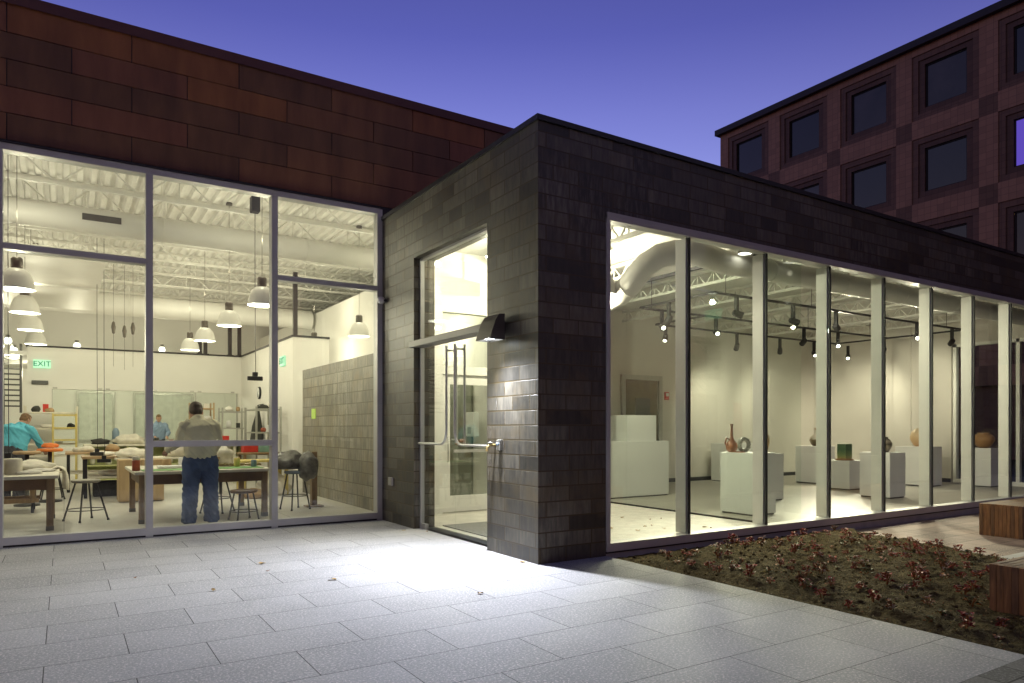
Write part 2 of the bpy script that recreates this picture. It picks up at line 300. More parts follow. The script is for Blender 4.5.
# ------------------------------------------------------------------ mesh builder
class MB:
    def __init__(s): s.v = []; s.f = []; s.m = []; s.sm = []; s.mats = []
    def mi(s, m):
        if m is None: m = s.mats[0] if s.mats else None
        if m not in s.mats: s.mats.append(m)
        return s.mats.index(m)
    def add(s, vs, fs, m=None, smooth=False):
        o = len(s.v); s.v += [Vector(v) for v in vs]; k = s.mi(m)
        for f in fs: s.f.append([o + i for i in f]); s.m.append(k); s.sm.append(smooth)
    def box(s, x0, x1, y0, y1, z0, z1, m=None):
        if x0 > x1: x0, x1 = x1, x0
        if y0 > y1: y0, y1 = y1, y0
        if z0 > z1: z0, z1 = z1, z0
        vs = [(x0, y0, z0), (x1, y0, z0), (x1, y1, z0), (x0, y1, z0), (x0, y0, z1), (x1, y0, z1), (x1, y1, z1), (x0, y1, z1)]
        s.add(vs, [(0, 3, 2, 1), (4, 5, 6, 7), (0, 1, 5, 4), (1, 2, 6, 5), (2, 3, 7, 6), (3, 0, 4, 7)], m)
    def bbox(s, x0, x1, y0, y1, z0, z1, b=0.01, m=None):
        # box with chamfered edges
        bm = bmesh.new(); bmesh.ops.create_cube(bm, size=1)
        for v in bm.verts:
            v.co = Vector(((x0 + x1) / 2 + v.co.x * (x1 - x0), (y0 + y1) / 2 + v.co.y * (y1 - y0), (z0 + z1) / 2 + v.co.z * (z1 - z0)))
        bmesh.ops.bevel(bm, geom=list(bm.edges), offset=b, segments=2, affect='EDGES', profile=0.6)
        bm.verts.ensure_lookup_table(); bm.verts.index_update()
        s.add([v.co.copy() for v in bm.verts], [[v.index for v in f.verts] for f in bm.faces], m); bm.free()
    def beam(s, p, q, w, h, m=None):
        p = Vector(p); q = Vector(q); t = (q - p).normalized()
        ref = Vector((0, 0, 1)) if abs(t.z) < 0.95 else Vector((0, 1, 0))
        a = t.cross(ref).normalized(); b = a.cross(t)
        vs = []
        for c in (p, q):
            for (i, j) in ((-1, -1), (1, -1), (1, 1), (-1, 1)): vs.append(c + a * (w / 2 * i) + b * (h / 2 * j))
        s.add(vs, [(0, 3, 2, 1), (4, 5, 6, 7), (0, 1, 5, 4), (1, 2, 6, 5), (2, 3, 7, 6), (3, 0, 4, 7)], m)
    def tube(s, pts, r, n=10, m=None, cap=True, smooth=True):
        pts = [Vector(p) for p in pts]; rs = r if isinstance(r, (list, tuple)) else [r] * len(pts)
        vs = []; fs = []; prev = None
        for i, p in enumerate(pts):
            t = (pts[min(i + 1, len(pts) - 1)] - pts[max(i - 1, 0)]).normalized()
            if prev is None:
                ref = Vector((0, 0, 1)) if abs(t.z) < 0.9 else Vector((1, 0, 0)); a = t.cross(ref).normalized()
            else: a = (prev - t * prev.dot(t)).normalized()
            prev = a; b = t.cross(a)
            for k in range(n):
                g = 2 * math.pi * k / n; vs.append(p + (a * math.cos(g) + b * math.sin(g)) * rs[i])
        for i in range(len(pts) - 1):
            for k in range(n):
                k2 = (k + 1) % n; fs.append((i * n + k, i * n + k2, (i + 1) * n + k2, (i + 1) * n + k))
        s.add(vs, fs, m, smooth)
        if cap:
            e = len(pts) - 1
            s.add([vs[k] for k in range(n)], [tuple(reversed(range(n)))], m); s.add([vs[e * n + k] for k in range(n)], [tuple(range(n))], m)
    def lathe(s, prof, c=(0, 0, 0), n=24, m=None, smooth=True, axis='z'):
        vs = []; fs = []; c = Vector(c)
        for (r, z) in prof:
            for k in range(n):
                g = 2 * math.pi * k / n
                if axis == 'z': vs.append(c + Vector((r * math.cos(g), r * math.sin(g), z)))
                elif axis == 'y': vs.append(c + Vector((r * math.cos(g), z, -r * math.sin(g))))
                else: vs.append(c + Vector((z, r * math.cos(g), r * math.sin(g))))
        for i in range(len(prof) - 1):
            for k in range(n):
                k2 = (k + 1) % n; fs.append((i * n + k, i * n + k2, (i + 1) * n + k2, (i + 1) * n + k))
        s.add(vs, fs, m, smooth)
        for idx, rev in ((0, True), (len(prof) - 1, False)):
            if prof[idx][0] > 1e-4:
                q = [vs[idx * n + k] for k in range(n)]
                s.add(q, [tuple(reversed(range(n))) if rev else tuple(range(n))], m)
    def prism(s, poly, a, b, axis='y', m=None):
        # poly: 2-D points (counter-clockwise), extruded from a to b along axis
        def P(u, v, w): return {'y': (u, w, v), 'x': (w, u, v), 'z': (u, v, w)}[axis]
        n = len(poly); vs = [P(u, v, a) for u, v in poly] + [P(u, v, b) for u, v in poly]
        s.add(vs, [tuple(range(n)), tuple(reversed(range(n, 2 * n)))] + [((i + 1) % n, i, n + i, n + (i + 1) % n) for i in range(n)], m)
    def blob(s, c, r, m=None, seed=0, rough=0.2, sub=3, squash_bottom=True):
        rnd = random.Random(seed)
        bm = bmesh.new(); bmesh.ops.create_icosphere(bm, subdivisions=sub, radius=1)
        from mathutils import noise as nz
        o = Vector((rnd.random() * 50, rnd.random() * 50, rnd.random() * 50))
        for v in bm.verts:
            k = 1 + rough * (nz.noise(v.co * 1.7 + o) + 0.5 * nz.noise(v.co * 4.1 + o))
            v.co = Vector((v.co.x * r[0] * k, v.co.y * r[1] * k, v.co.z * r[2] * k))
            if squash_bottom and v.co.z < -r[2] * 0.55: v.co.z = -r[2] * 0.55
            v.co += Vector(c)
        bm.verts.index_update()
        s.add([v.co.copy() for v in bm.verts], [[v.index for v in f.verts] for f in bm.faces], m, True); bm.free()
    def build(s, name, m=None, parent=None, loc=None, smooth=None, fix=True):
        me = bpy.data.meshes.new(name)
        if m is not None:
            if s.mats == [None] or not s.mats: s.mats = [m]
            else: s.mats = [m if x is None else x for x in s.mats]
        if parent is not None: o = wloc(parent)
        elif loc is not None: o = Vector(loc)
        else:
            xs = [v.x for v in s.v]; ys = [v.y for v in s.v]; zs = [v.z for v in s.v]
            o = Vector(((min(xs) + max(xs)) / 2, (min(ys) + max(ys)) / 2, min(zs)))
        me.from_pydata([v - o for v in s.v], [], s.f)
        for mm in s.mats: me.materials.append(mm)
        uvl = me.uv_layers.new(name='UVMap')
        for p in me.polygons:
            p.material_index = s.m[p.index]; p.use_smooth = s.sm[p.index] if smooth is None else smooth
        if fix:
            bm = bmesh.new(); bm.from_mesh(me); bmesh.ops.recalc_face_normals(bm, faces=bm.faces); bm.to_mesh(me); bm.free()
            uvl = me.uv_layers[0]
        for p in me.polygons:
            n = p.normal; ax = max(range(3), key=lambda i: abs(n[i]))
            for li in p.loop_indices:
                w = me.vertices[me.loops[li].vertex_index].co + o
                uvl.data[li].uv = (w.y, w.z) if ax == 0 else (w.x, w.z) if ax == 1 else (w.x, w.y)
        ob = bpy.data.objects.new(name, me); col.objects.link(ob)
        if parent is not None: ob.parent = parent
        else: ob.location = o
        return ob
def wloc(o):
    v = Vector((0, 0, 0))
    while o is not None: v += o.location; o = o.parent
    return v
def tag(o, label=None, cat=None, group=None, kind=None):
    if label: o['label'] = label
    if cat: o['category'] = cat
    if group: o['group'] = group
    if kind: o['kind'] = kind
    return o
def thing(name, loc, label=None, cat=None, group=None):
    o = bpy.data.objects.new(name, None); col.objects.link(o); o.location = loc; o.empty_display_size = 0.2
    return tag(o, label, cat, group)
def copy_tree(o, parent=None):
    c = o.copy(); col.objects.link(c); c.parent = parent
    for ch in list(o.children): copy_tree(ch, c)
    return c
def struct(name, mb, m): return tag(mb.build(name, m), kind='structure')
def place(proto, used, loc, label, group=None, rz=0.0, scale=1.0):
    o = proto if not used else copy_tree(proto)
    o.location = loc; o.rotation_euler = (0, 0, rz); o.scale = (scale,) * 3
    o['label'] = label
    if group: o['group'] = group
    return o
def point_light(loc, power, c, radius=0.12, parent=None, name='lamp_light'):
    d = bpy.data.lights.new(name, 'POINT'); d.energy = power; d.color = c; d.shadow_soft_size = radius
    o = bpy.data.objects.new(name, d); col.objects.link(o); o.location = Vector(loc) - (wloc(parent) if parent else Vector())
    if parent: o.parent = parent
    return o
def spot_light(loc, target, power, c, angle=60, blend=0.6, radius=0.05, parent=None):
    d = bpy.data.lights.new('lamp_light', 'SPOT'); d.energy = power; d.color = c; d.shadow_soft_size = radius
    d.spot_size = R(angle); d.spot_blend = blend
    o = bpy.data.objects.new('lamp_light', d); col.objects.link(o)
    o.location = Vector(loc) - (wloc(parent) if parent else Vector())
    o.rotation_euler = (Vector(target) - Vector(loc)).to_track_quat('-Z', 'Y').to_euler()
    if parent: o.parent = parent
    return o
def text_mesh(word, size, extrude, m, name, parent, mat4):
    cu = bpy.data.curves.new(name, 'FONT'); cu.body = word; cu.size = size; cu.extrude = extrude; cu.align_x = 'CENTER'; cu.align_y = 'CENTER'
    tmp = bpy.data.objects.new(name + '_tmp', cu); col.objects.link(tmp)
    bpy.context.view_layer.update()
    dg = bpy.context.evaluated_depsgraph_get()
    me = bpy.data.meshes.new_from_object(tmp.evaluated_get(dg))
    bpy.data.objects.remove(tmp); bpy.data.curves.remove(cu)
    me.transform(mat4); me.name = name; me.materials.clear(); me.materials.append(m)
    ob = bpy.data.objects.new(name, me); col.objects.link(ob); ob.parent = parent
    return ob
WARM = (1.0, 0.905, 0.665)
COOL = (0.86, 0.90, 1.0)
# ================================================================== SETTING
g = MB(); g.add([(-300, -300, -0.3), (300, -300, -0.3), (300, 300, -0.3), (-300, 300, -0.3)], [(0, 1, 2, 3)])
struct('ground', g, M['asphalt'])
g = MB(); g.box(-14, 5.0, 1.95, 10.12, -0.25, 0.0); struct('paved_forecourt', g, M['paver'])
g = MB(); g.box(-14, 24, -5, 1.946, -0.25, 0.002); struct('small_paver_walk', g, M['paver_small'])
g = MB(); g.box(8.3, 24, 3.75, 5.90, -0.25, -0.055); struct('stone_path', g, M['paver_red'])
g = MB(); g.box(8.3, 24, 1.95, 3.745, -0.25, -0.05); struct('concrete_path', g, M['kerb'])
# planting bed soil: a lumpy sheet with a ragged far edge
from mathutils import noise as nz
def soil_h(x, y):
    e = min(1.0, min(x - 5.0, 5.86 - y, y - 1.96) / 0.25)
    return -0.02 + max(0, e) * (0.03 + 0.035 * nz.noise(Vector((x * 1.3, y * 1.3, 0))) + 0.026 * nz.noise(Vector((x * 6, y * 6, 3)))) + 0.016 * nz.noise(Vector((x * 19, y * 19, 7)))
def far_edge(y):
    return 8.65 + 0.28 * max(0, (y - 3.6)) * 0.9 + 0.16 * nz.noise(Vector((y * 2.2, 5, 0))) + 0.06 * nz.noise(Vector((y * 9, 1, 0)))
g = MB(); nx, ny = 210, 210; vs = []; fs = []
for j in range(ny + 1):
    y = 1.952 + (5.885 - 1.952) * j / ny; xe = far_edge(y)
    for i in range(nx + 1):
        x = 5.003 + (xe - 5.003) * i / nx
        z = soil_h(x, y)
        if i > nx - 6: z = z - 0.012 * (i - nx + 6)
        vs.append((x, y, z))
for j in range(ny):
    for i in range(nx):
        a = j * (nx + 1) + i; fs.append((a, a + 1, a + nx + 2, a + nx + 1))
g.add(vs, fs, M['soil'], True)
tag(g.build('soil', M['soil']), kind='structure')
g = MB(); g.box(-7.2, 9.3, 10.13, 27.6, -0.25, 0.0); struct('studio_floor', g, M['floor'])
g = MB(); g.box(4.2, 20.2, 6.0, 10.125, -0.25, 0.0); g.box(9.31, 20.2, 10.125, 14.6, -0.25, 0.0); struct('gallery_floor', g, M['galfloor'])
g = MB(); g.box(4.42, 8.56, 6.1, 10.24, 0.002, 0.006); struct('vestibule_floor', g, M['vestfloor'])

# ================================================================== STUDIO BUILDING (left volume)
YA, XC, YB = 10.2, 4.1, 5.95
st = thing('studio_building', (-1.0, YA, 0), 'tall maroon-clad studio building with a lit glass front on the left', 'building')
# outer shell (rear, left and right walls) and roof slab
g = MB()
g.box(-7.2, -7.0, 10.3, 27.6, 0, 6.45); g.box(-7.0, 9.1, 27.4, 27.6, 0, 6.45); g.box(9.1, 9.3, 13.5, 27.6, 0, 6.45); g.box(9.1, 9.3, 10.3, 13.5, 4.42, 6.45)
g.build('outer_wall', M['white'], st)
g = MB(); g.box(-7.0, 9.1, 10.42, 27.4, 5.80, 6.0); g.build('roof', M['cap_dark'], st)
# fluted roof deck, ribs running away from the glass
g = MB(); vs = []; fs = []; x = -7.0; prof = []
while x < 9.1:
    prof += [(x, 5.70), (x + 0.07, 5.70), (x + 0.10, 5.765), (x + 0.17, 5.765)]; x += 0.20
n = len(prof)
vs = [(p[0], 10.42, p[1]) for p in prof] + [(p[0], 27.39, p[1]) for p in prof]
fs = [(i, i + 1, n + i + 1, n + i) for i in range(n - 1)]
g.add(vs, fs, M['ceil']); g.build('roof_deck', M['ceil'], st)
# wall above and beside the glass
g = MB(); g.box(-7.2, 9.1, 10.26, 10.42, 4.79, 6.45); g.box(-7.2, -6.95, 10.12, 10.26, 0, 4.79); g.box(4.45, 9.1, 10.30, 10.42, 4.40, 4.79)
g.build('front_wall', M['white'], st)
# rainscreen panels with open joints
g = MB(); rnd = random.Random(11)
rows = [(4.80, 5.11), (5.12, 5.425), (5.435, 5.745), (5.755, 6.06), (6.07, 6.41)]
order = [0, 1, 2, 3, 0, 2, 3, 1]
for ri, (z0, z1) in enumerate(rows):
    x = -7.2 + (0.0 if ri % 2 else -0.655)
    first = -0.57 if ri % 2 == 0 else 0.08
    k0 = math.floor((-7.2 - first) / 1.30)
    for k in range(k0, 8):
        a = first + k * 1.30; b = a + 1.30
        a2 = max(a, -7.2) + 0.006; b2 = min(b, 9.1) - 0.006
        if b2 - a2 < 0.05: continue
        g.box(a2, b2, 10.19, 10.215, z0, z1, M['fascia'][rnd.choice([0, 0, 1, 2, 2, 3])])
g.build('cladding', M['fascia'][0], st)
g = MB(); g.box(-7.2, 9.3, 10.216, 10.258, 4.79, 6.44, M['alu_dark']); g.box(4.06, 9.1, 10.187, 10.295, 4.565, 4.788, M['alu_dark']); g.build('cladding_backing', M['alu_dark'], st)
g = MB(); g.box(-7.25, 9.3, 10.17, 10.5, 6.42, 6.53); g.box(-7.25, 9.3, 10.165, 10.17, 6.40, 6.532); g.build('roof_coping', M['coping'], st)
g = MB(); g.box(-7.2, 4.07, 10.10, 10.27, 4.735, 4.765); g.build('drip_flashing', M['alu_dark'], st)
# curtain wall
fr = MB()
VX = [-6.92, -5.35, -3.78, -2.21, -0.645, 0.925, 2.495, 4.055]
for i, x in enumerate(VX):
    w = 0.042
    fr.bbox(x - w, x + w, 10.12, 10.28, 0.0, 4.73, 0.004)
fr.box(-6.9, 4.05, 10.115, 10.285, 4.655, 4.735); fr.box(-6.9, 4.05, 10.118, 10.282, 0.025, 0.115)
zt = 3.55
tr = [(VX[k] + 0.042, VX[k + 1] - 0.042, 3.535) for k in (0, 1, 2, 3, 4)] + [(VX[6] + 0.042, VX[7] - 0.042, 3.52)]
for a, b, z in tr: fr.box(a, b, 10.123, 10.277, z - 0.036, z + 0.036)
for k in (1, 5): fr.box(VX[k] + 0.042, VX[k + 1] - 0.042, 10.119, 10.279, 1.155, 1.235)
frame = fr.build('window_frame', M['alu'], st)
g = MB(); g.box(-6.9, 4.05, 10.14, 10.26, 0.0, 0.025); g.build('sill_gasket', M['alu_dark'], st)
for k in range(7):
    a, b = VX[k] + 0.03, VX[k + 1] - 0.03
    cuts = [0.10, 4.67]
    if k in (0, 2, 3, 4, 6): cuts = [0.10, 3.53, 4.67]
    if k == 5: cuts = [0.10, 1.19, 4.67]
    if k == 1: cuts = [0.10, 1.19, 3.53, 4.67]
    for z0, z1 in zip(cuts, cuts[1:]):
        g = MB(); g.box(a, b, 10.194, 10.206, z0 + (0.008 if z0 > 0.2 else 0), z1 - 0.008); g.build('pane', M['glass'], frame)
# open-web joists
def joist(y, x0, x1, z0, z1, along='x', n=20):
    g = MB()
    def P(t, z): return (t, y, z) if along == 'x' else (y, t, z)
    for z in (z0, z1):
        g.beam(P(x0, z), P(x1, z), 0.075, 0.05)
    step = (x1 - x0) / n
    for i in range(n):
        a = x0 + i * step
        g.beam(P(a, z0), P(a + step / 2, z1), 0.022, 0.022); g.beam(P(a + step / 2, z1), P(a + step, z0), 0.022, 0.022)
        g.beam(P(a + step / 2, z1), P(a + step / 2, z0), 0.018, 0.018)
    return g
j0 = None
for k in range(10):
    y = 12.9 + 1.55 * k
    if j0 is None: j0 = joist(12.9, -6.98, 9.08, 5.16, 5.66, 'x', 14).build('joist', M['joist'], st)
    else:
        c = j0.copy(); col.objects.link(c); c.parent = st; c.location = (0, 1.55 * k, 0)
# inner partitions
g = MB()
g.box(-0.80, 4.45, 22.0, 22.16, 2.42, 3.50); g.box(-0.80, -0.27, 22.0, 22.16, 0, 2.42); g.box(4.36, 4.45, 22.0, 22.16, 0, 2.42)
g.build('back_partition', M['white'], st)
g = MB(); g.box(-0.83, 4.45, 21.97, 22.19, 3.50, 3.545); g.box(4.42, 4.64, 16.36, 22.19, 3.50, 3.545); g.box(4.64, 5.3, 16.36, 16.58, 3.50, 3.545)
g.build('partition_trim', M['black'], st)
g = MB(); g.box(4.45, 4.61, 16.4, 22.16, 0, 3.50); g.box(4.61, 5.3, 16.4, 16.55, 0, 3.50); g.build('side_partition', M['white'], st)
g = MB(); g.box(4.40, 4.60, 10.43, 15.45, 0, 2.66); g.build('low_brick_wall', M['brick_in'], st)
g = MB(); g.box(6.2, 6.35, 10.43, 27.4, 0, 4.67); g.box(6.2, 9.1, 10.43, 27.4, 4.67, 4.74); g.build('right_wall', M['white'], st)
# glazed wall of the back room under the white band, held by small clips
gw = MB()
for x in (-0.27, 0.9, 2.05, 3.2, 4.33): gw.box(x - 0.012, x + 0.018, 22.05, 22.09, 0.0, 2.42)
gwo = gw.build('back_glazing', M['galv'], st)
for a, b in zip((-0.25, 0.92, 2.07, 3.22), (0.88, 2.03, 3.18, 4.31)):
    g = MB(); g.box(a, b, 22.064, 22.074, 0.9, 2.42); g.build('pane', M['glass_in'], gwo)
for x in (-0.2, 0.82, 1.0, 1.95, 2.15, 3.1, 3.3, 4.2):
    g = MB(); g.box(x - 0.05, x + 0.05, 21.985, 22.0, 2.43, 2.47); g.build('clip', M['galv'], gwo)
g = MB(); g.box(-6.9, 4.4, 22.2, 27.3, 3.30, 3.40); g.build('back_room_ceiling', M['ceil'], st)
# windows in the rear wall of the back room
for x0, x1 in ((0.35, 1.45), (2.0, 3.9)):
    g = MB(); b = 0.07
    g.box(x0, x1, 27.33, 27.40, 0.95, 1.02); g.box(x0, x1, 27.33, 27.40, 2.55, 2.62); g.box(x0, x0 + b, 27.33, 27.40, 1.02, 2.55); g.box(x1 - b, x1, 27.33, 27.40, 1.02, 2.55)
    w = g.build('rear_window', M['galv'], st)
    g = MB(); g.box(x0 + b, x1 - b, 27.37, 27.38, 1.02, 2.55); g.build('pane', M['pale_pane'], w)
# corridor door (grey-green) and its frame on the right wall
g = MB(); g.box(6.15, 6.20, 11.05, 12.35, 0, 2.35); cd = g.build('corridor_door', mat('grey_green_door_paint', (0.20, 0.21, 0.17), 0.5, var=0.1), st)
g = MB(); g.beam((6.13, 11.17, 1.0), (6.13, 11.30, 1.0), 0.02, 0.025); g.build('handle', M['steel'], cd)

# ================================================================== GALLERY BUILDING (brick wing)
ga = thing('gallery_building', (4.1, YB, 0), 'low dark-brick gallery wing with a long row of tall lit windows', 'building')
g = MB()
g.box(4.1, 5.0, 5.95, 6.98, -0.2, 4.56)                      # corner pier
g.box(4.1, 4.42, 8.99, 10.30, -0.2, 4.56)                    # wall beside the door
g.box(4.1, 4.42, 6.98, 8.99, 3.76, 4.56)                     # over the door
g.box(5.0, 19.7, 5.95, 6.28, 3.76, 4.56)                     # over the windows
g.box(19.7, 20.3, 5.95, 6.28, -0.2, 4.56)                    # far pier
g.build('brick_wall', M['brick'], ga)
g = MB()
g.box(4.075, 4.45, 5.925, 10.185, 4.56, 4.615); g.box(4.45, 20.33, 5.925, 6.31, 4.56, 4.615); g.build('parapet_cap', M['cap_dark'], ga)
g = MB(); g.box(5.0, 19.7, 5.955, 6.2, -0.2, 0.025); g.build('base_kerb', M['kerb'], ga)
g = MB(); g.box(4.42, 9.1, 6.28, 10.28, 4.30, 4.42); g.box(9.1, 20.1, 6.28, 10.28, 4.30, 4.42); g.box(8.62, 20.1, 10.43, 14.4, 4.30, 4.41); g.build('roof', M['ceil'], ga)
# walls
g = MB()
g.box(8.62, 19.45, 13.2, 13.35, 0, 4.30)                        # rear
g.box(8.62, 8.74, 10.43, 13.2, 0, 4.30)
g.box(19.3, 19.45, 9.25, 13.2, 0, 4.30)
g.box(19.24, 19.30, 10.25, 10.72, 0, 4.30)
g.box(19.3, 19.45, 6.3, 9.25, 3.55, 4.30)
g.build('inner_wall', M['galwall'], ga)
g = MB()
g.box(8.75, 11.4, 13.18, 13.198, 0.0, 0.10); g.box(13.0, 19.25, 13.18, 13.198, 0.0, 0.10); g.box(19.28, 19.298, 9.26, 10.24, 0, 0.10); g.build('skirting', M['toe'], ga)
# vestibule rear wall with an opening for the inner door
g = MB()
g.box(4.42, 5.02, 10.30, 10.42, 0, 4.30); g.box(6.62, 8.74, 10.30, 10.42, 0, 4.30); g.box(5.02, 6.62, 10.30, 10.42, 3.85, 4.30); g.build('vestibule_wall', M['white'], ga)
inn = MB()
inn.box(5.02, 5.20, 10.28, 10.44, 0, 3.85); inn.box(6.44, 6.62, 10.28, 10.44, 0, 3.85)
inn.box(5.20, 6.44, 10.285, 10.435, 3.30, 3.85); inn.box(5.20, 6.44, 10.285, 10.435, 2.28, 2.42)
io = inn.build('inner_door_frame', M['fin'], ga)
g = MB(); g.box(5.20, 6.44, 10.35, 10.36, 2.42, 3.30); g.build('pane', M['glass_in'], io)
g = MB()
g.box(5.21, 5.36, 10.33, 10.385, 0.02, 2.27); g.box(6.28, 6.43, 10.33, 10.385, 0.02, 2.27); g.box(5.36, 6.28, 10.332, 10.383, 0.02, 0.28); g.box(5.36, 6.28, 10.332, 10.383, 2.12, 2.27)
idr = g.build('inner_door', M['fin'], ga)
g = MB(); g.box(5.36, 6.28, 10.353, 10.363, 0.28, 2.12); g.build('pane', M['glass_in'], idr)
g = MB(); g.tube([(5.30, 10.29, 0.85), (5.30, 10.27, 0.85), (5.30, 10.27, 1.25), (5.30, 10.29, 1.25)], 0.014, 8); g.build('handle', M['steel'], idr)
g = MB(); g.beam((5.42, 10.31, 1.02), (6.22, 10.31, 1.02), 0.03, 0.05); g.build('push_bar', M['steel'], idr)
# glass screen between vestibule and gallery
g = MB(); g.box(8.57, 8.63, 6.06, 10.28, 3.95, 4.0); sc = g.build('glass_screen', M['black'], ga)
g = MB(); g.box(8.575, 8.625, 6.06, 10.28, 0.006, 0.03); g.build('floor_channel', M['black'], sc)
for a, b in ((6.08, 7.1), (7.108, 8.38), (8.388, 9.66), (9.668, 10.27)):
    g = MB(); g.box(8.594, 8.606, a, b, 0.03, 3.95); g.build('pane', M['glass_in'], sc)
# window wall
fr = MB()
fr.box(5.0, 19.7, 5.925, 6.07, 3.675, 3.76); fr.box(5.0, 19.7, 5.92, 6.0, 3.70, 3.735)
fr.box(5.0, 19.7, 5.925, 6.10, 0.045, 0.135); fr.box(5.0, 5.05, 5.93, 6.06, 0.135, 3.675); fr.box(19.65, 19.7, 5.93, 6.06, 0.135, 3.675)
gf = fr.build('window_frame', M['alu'], ga)
g = MB(); g.box(5.0, 19.7, 5.94, 6.08, 0.025, 0.045); g.build('sill_gasket', M['alu_dark'], gf)
MX = [6.31] + [7.73 + 1.376 * k for k in range(9)]
edges = [5.03] + MX + [19.67]
for a, b in zip(edges, edges[1:]):
    g = MB(); g.box(a + 0.012, b - 0.012, 5.985, 5.997, 0.13, 3.68); g.build('pane', M['glass'], gf)
for x in MX:
    g = MB(); g.bbox(x - 0.03, x + 0.03, 6.002, 6.17, 0.137, 3.673, 0.004); f = g.build('mullion', M['fin'], ga)
    g = MB(); g.box(x - 0.014, x + 0.014, 5.965, 5.983, 0.137, 3.673); g.build('mullion_cap', M['alu_dark'], f)
# roof joists of the wing, running away from the windows
j1 = None
for k in range(8):
    if j1 is None: j1 = joist(6.5, 6.3, 13.15, 4.02, 4.24, 'y', 18).build('joist', M['joist'], ga)
    else:
        c = j1.copy(); col.objects.link(c); c.parent = ga; c.location = (1.7 * k, 0, 0)
# end window on the far side
g = MB()
for y in (6.35, 7.75, 9.17): g.box(19.3, 19.42, y - 0.04, y + 0.04, 0.1, 3.55)
g.box(19.3, 19.42, 6.31, 9.21, 0.0, 0.1); g.box(19.3, 19.42, 6.31, 9.21, 3.47, 3.55)
ew = g.build('end_window', M['fin'], ga)
for a, b in ((6.39, 7.71), (7.79, 9.13)):
    g = MB(); g.box(19.355, 19.367, a, b, 0.1, 3.47); g.build('pane', M['glass'], ew)
# gallery rear door: frame, dimness behind the glass painted on opaque dark panels
g = MB()
g.box(11.55, 11.66, 13.12, 13.2, 0, 2.72); g.box(12.78, 12.90, 13.12, 13.2, 0, 2.72); g.box(11.66, 12.78, 13.122, 13.2, 2.60, 2.72)
rd = g.build('rear_door_frame', M['galv'], ga)
g = MB(); g.box(11.66, 12.78, 13.17, 13.19, 0.02, 2.60); g.build('rear_door', mat('dark_olive_lobby', (0.12, 0.105, 0.05), 0.15, var=0.2), rd)
g = MB(); g.box(12.02, 12.50, 13.155, 13.17, 0.02, 2.15); g.build('dark_door_beyond', mat('dim_lobby_panel', (0.06, 0.065, 0.045), 0.15, var=0.2), rd)
# entrance: two frameless glass leaves hung from a steel transom bar
g = MB(); g.bbox(4.05, 4.26, 6.985, 9.06, 2.515, 2.60, 0.006); tb = g.build('transom_bar', M['bar'], ga)
g = MB(); g.box(4.214, 4.226, 6.985, 8.985, 2.60, 3.755); g.build('transom_pane', M['glass'], ga)
g = MB(); g.box(4.19, 4.25, 8.965, 8.989, 0.0, 3.755); g.box(4.19, 4.25, 6.985, 8.965, 3.725, 3.757); g.box(4.19, 4.25, 6.981, 6.99, 0.0, 3.725); g.build('entrance_frame', M['alu'], ga)
for s in (-1, 1):
    c = 7.985
    y0, y1 = (6.995, c - 0.006) if s < 0 else (c + 0.006, 8.96)
    g = MB(); g.box(4.214, 4.226, y0, y1, 0.02, 2.495); dr = g.build('entrance_door', M['glass'], ga)
    g = MB(); hy = c + s * 0.115; fy = y0 + 0.03 if s < 0 else y1 - 0.03
    pts = [(4.15, hy, 2.46), (4.15, hy, 1.36)]
    for k in range(1, 7):
        a = R(15 * k); pts.append((4.15, hy + s * 0.17 * (1 - math.cos(a)), 1.36 - 0.17 * math.sin(a)))
    pts.append((4.15, fy, 1.19))
    g.tube(pts, 0.0165, 10); g.tube([(4.15, hy, 2.40), (4.215, hy, 2.40)], 0.012, 8); g.tube([(4.15, fy, 1.19), (4.215, fy, 1.19)], 0.012, 8)
    g.build('pull_handle', M['steel'], dr)
    g = MB(); pts = [(4.29, hy, 2.46), (4.29, hy, 1.2)]; g.tube(pts, 0.0165, 10); g.tube([(4.29, hy, 2.40), (4.225, hy, 2.40)], 0.012, 8); g.tube([(4.29, hy, 1.25), (4.225, hy, 1.25)], 0.012, 8)
    g.build('pull_handle', M['steel'], dr)
    g = MB(); py_ = y1 if s > 0 else y0; g.box(4.195, 4.245, py_ - s * 0.14, py_, 0.0, 0.075); g.build('pivot', M['steel'], dr)

# ================================================================== TILED BUILDING (far right)
tb_ = thing('tiled_office_building', (36, 20, 0), 'brown tiled office block with deep square windows behind the gallery roof', 'building')
XT = 35.0; PY = 3.77; PZ = 4.05; Y0 = 28.4; Z0 = 17.92
g = MB(); g.box(XT + 0.32, XT + 18, -20, 30.5, 0, 19.85, M['tile_dark']); g.build('wall', M['tile_dark'], tb_)
g = MB(); g.box(XT - 0.25, XT + 18.2, -20, 30.75, 19.86, 20.2); g.build('roof_edge', M['cap_dark'], tb_)
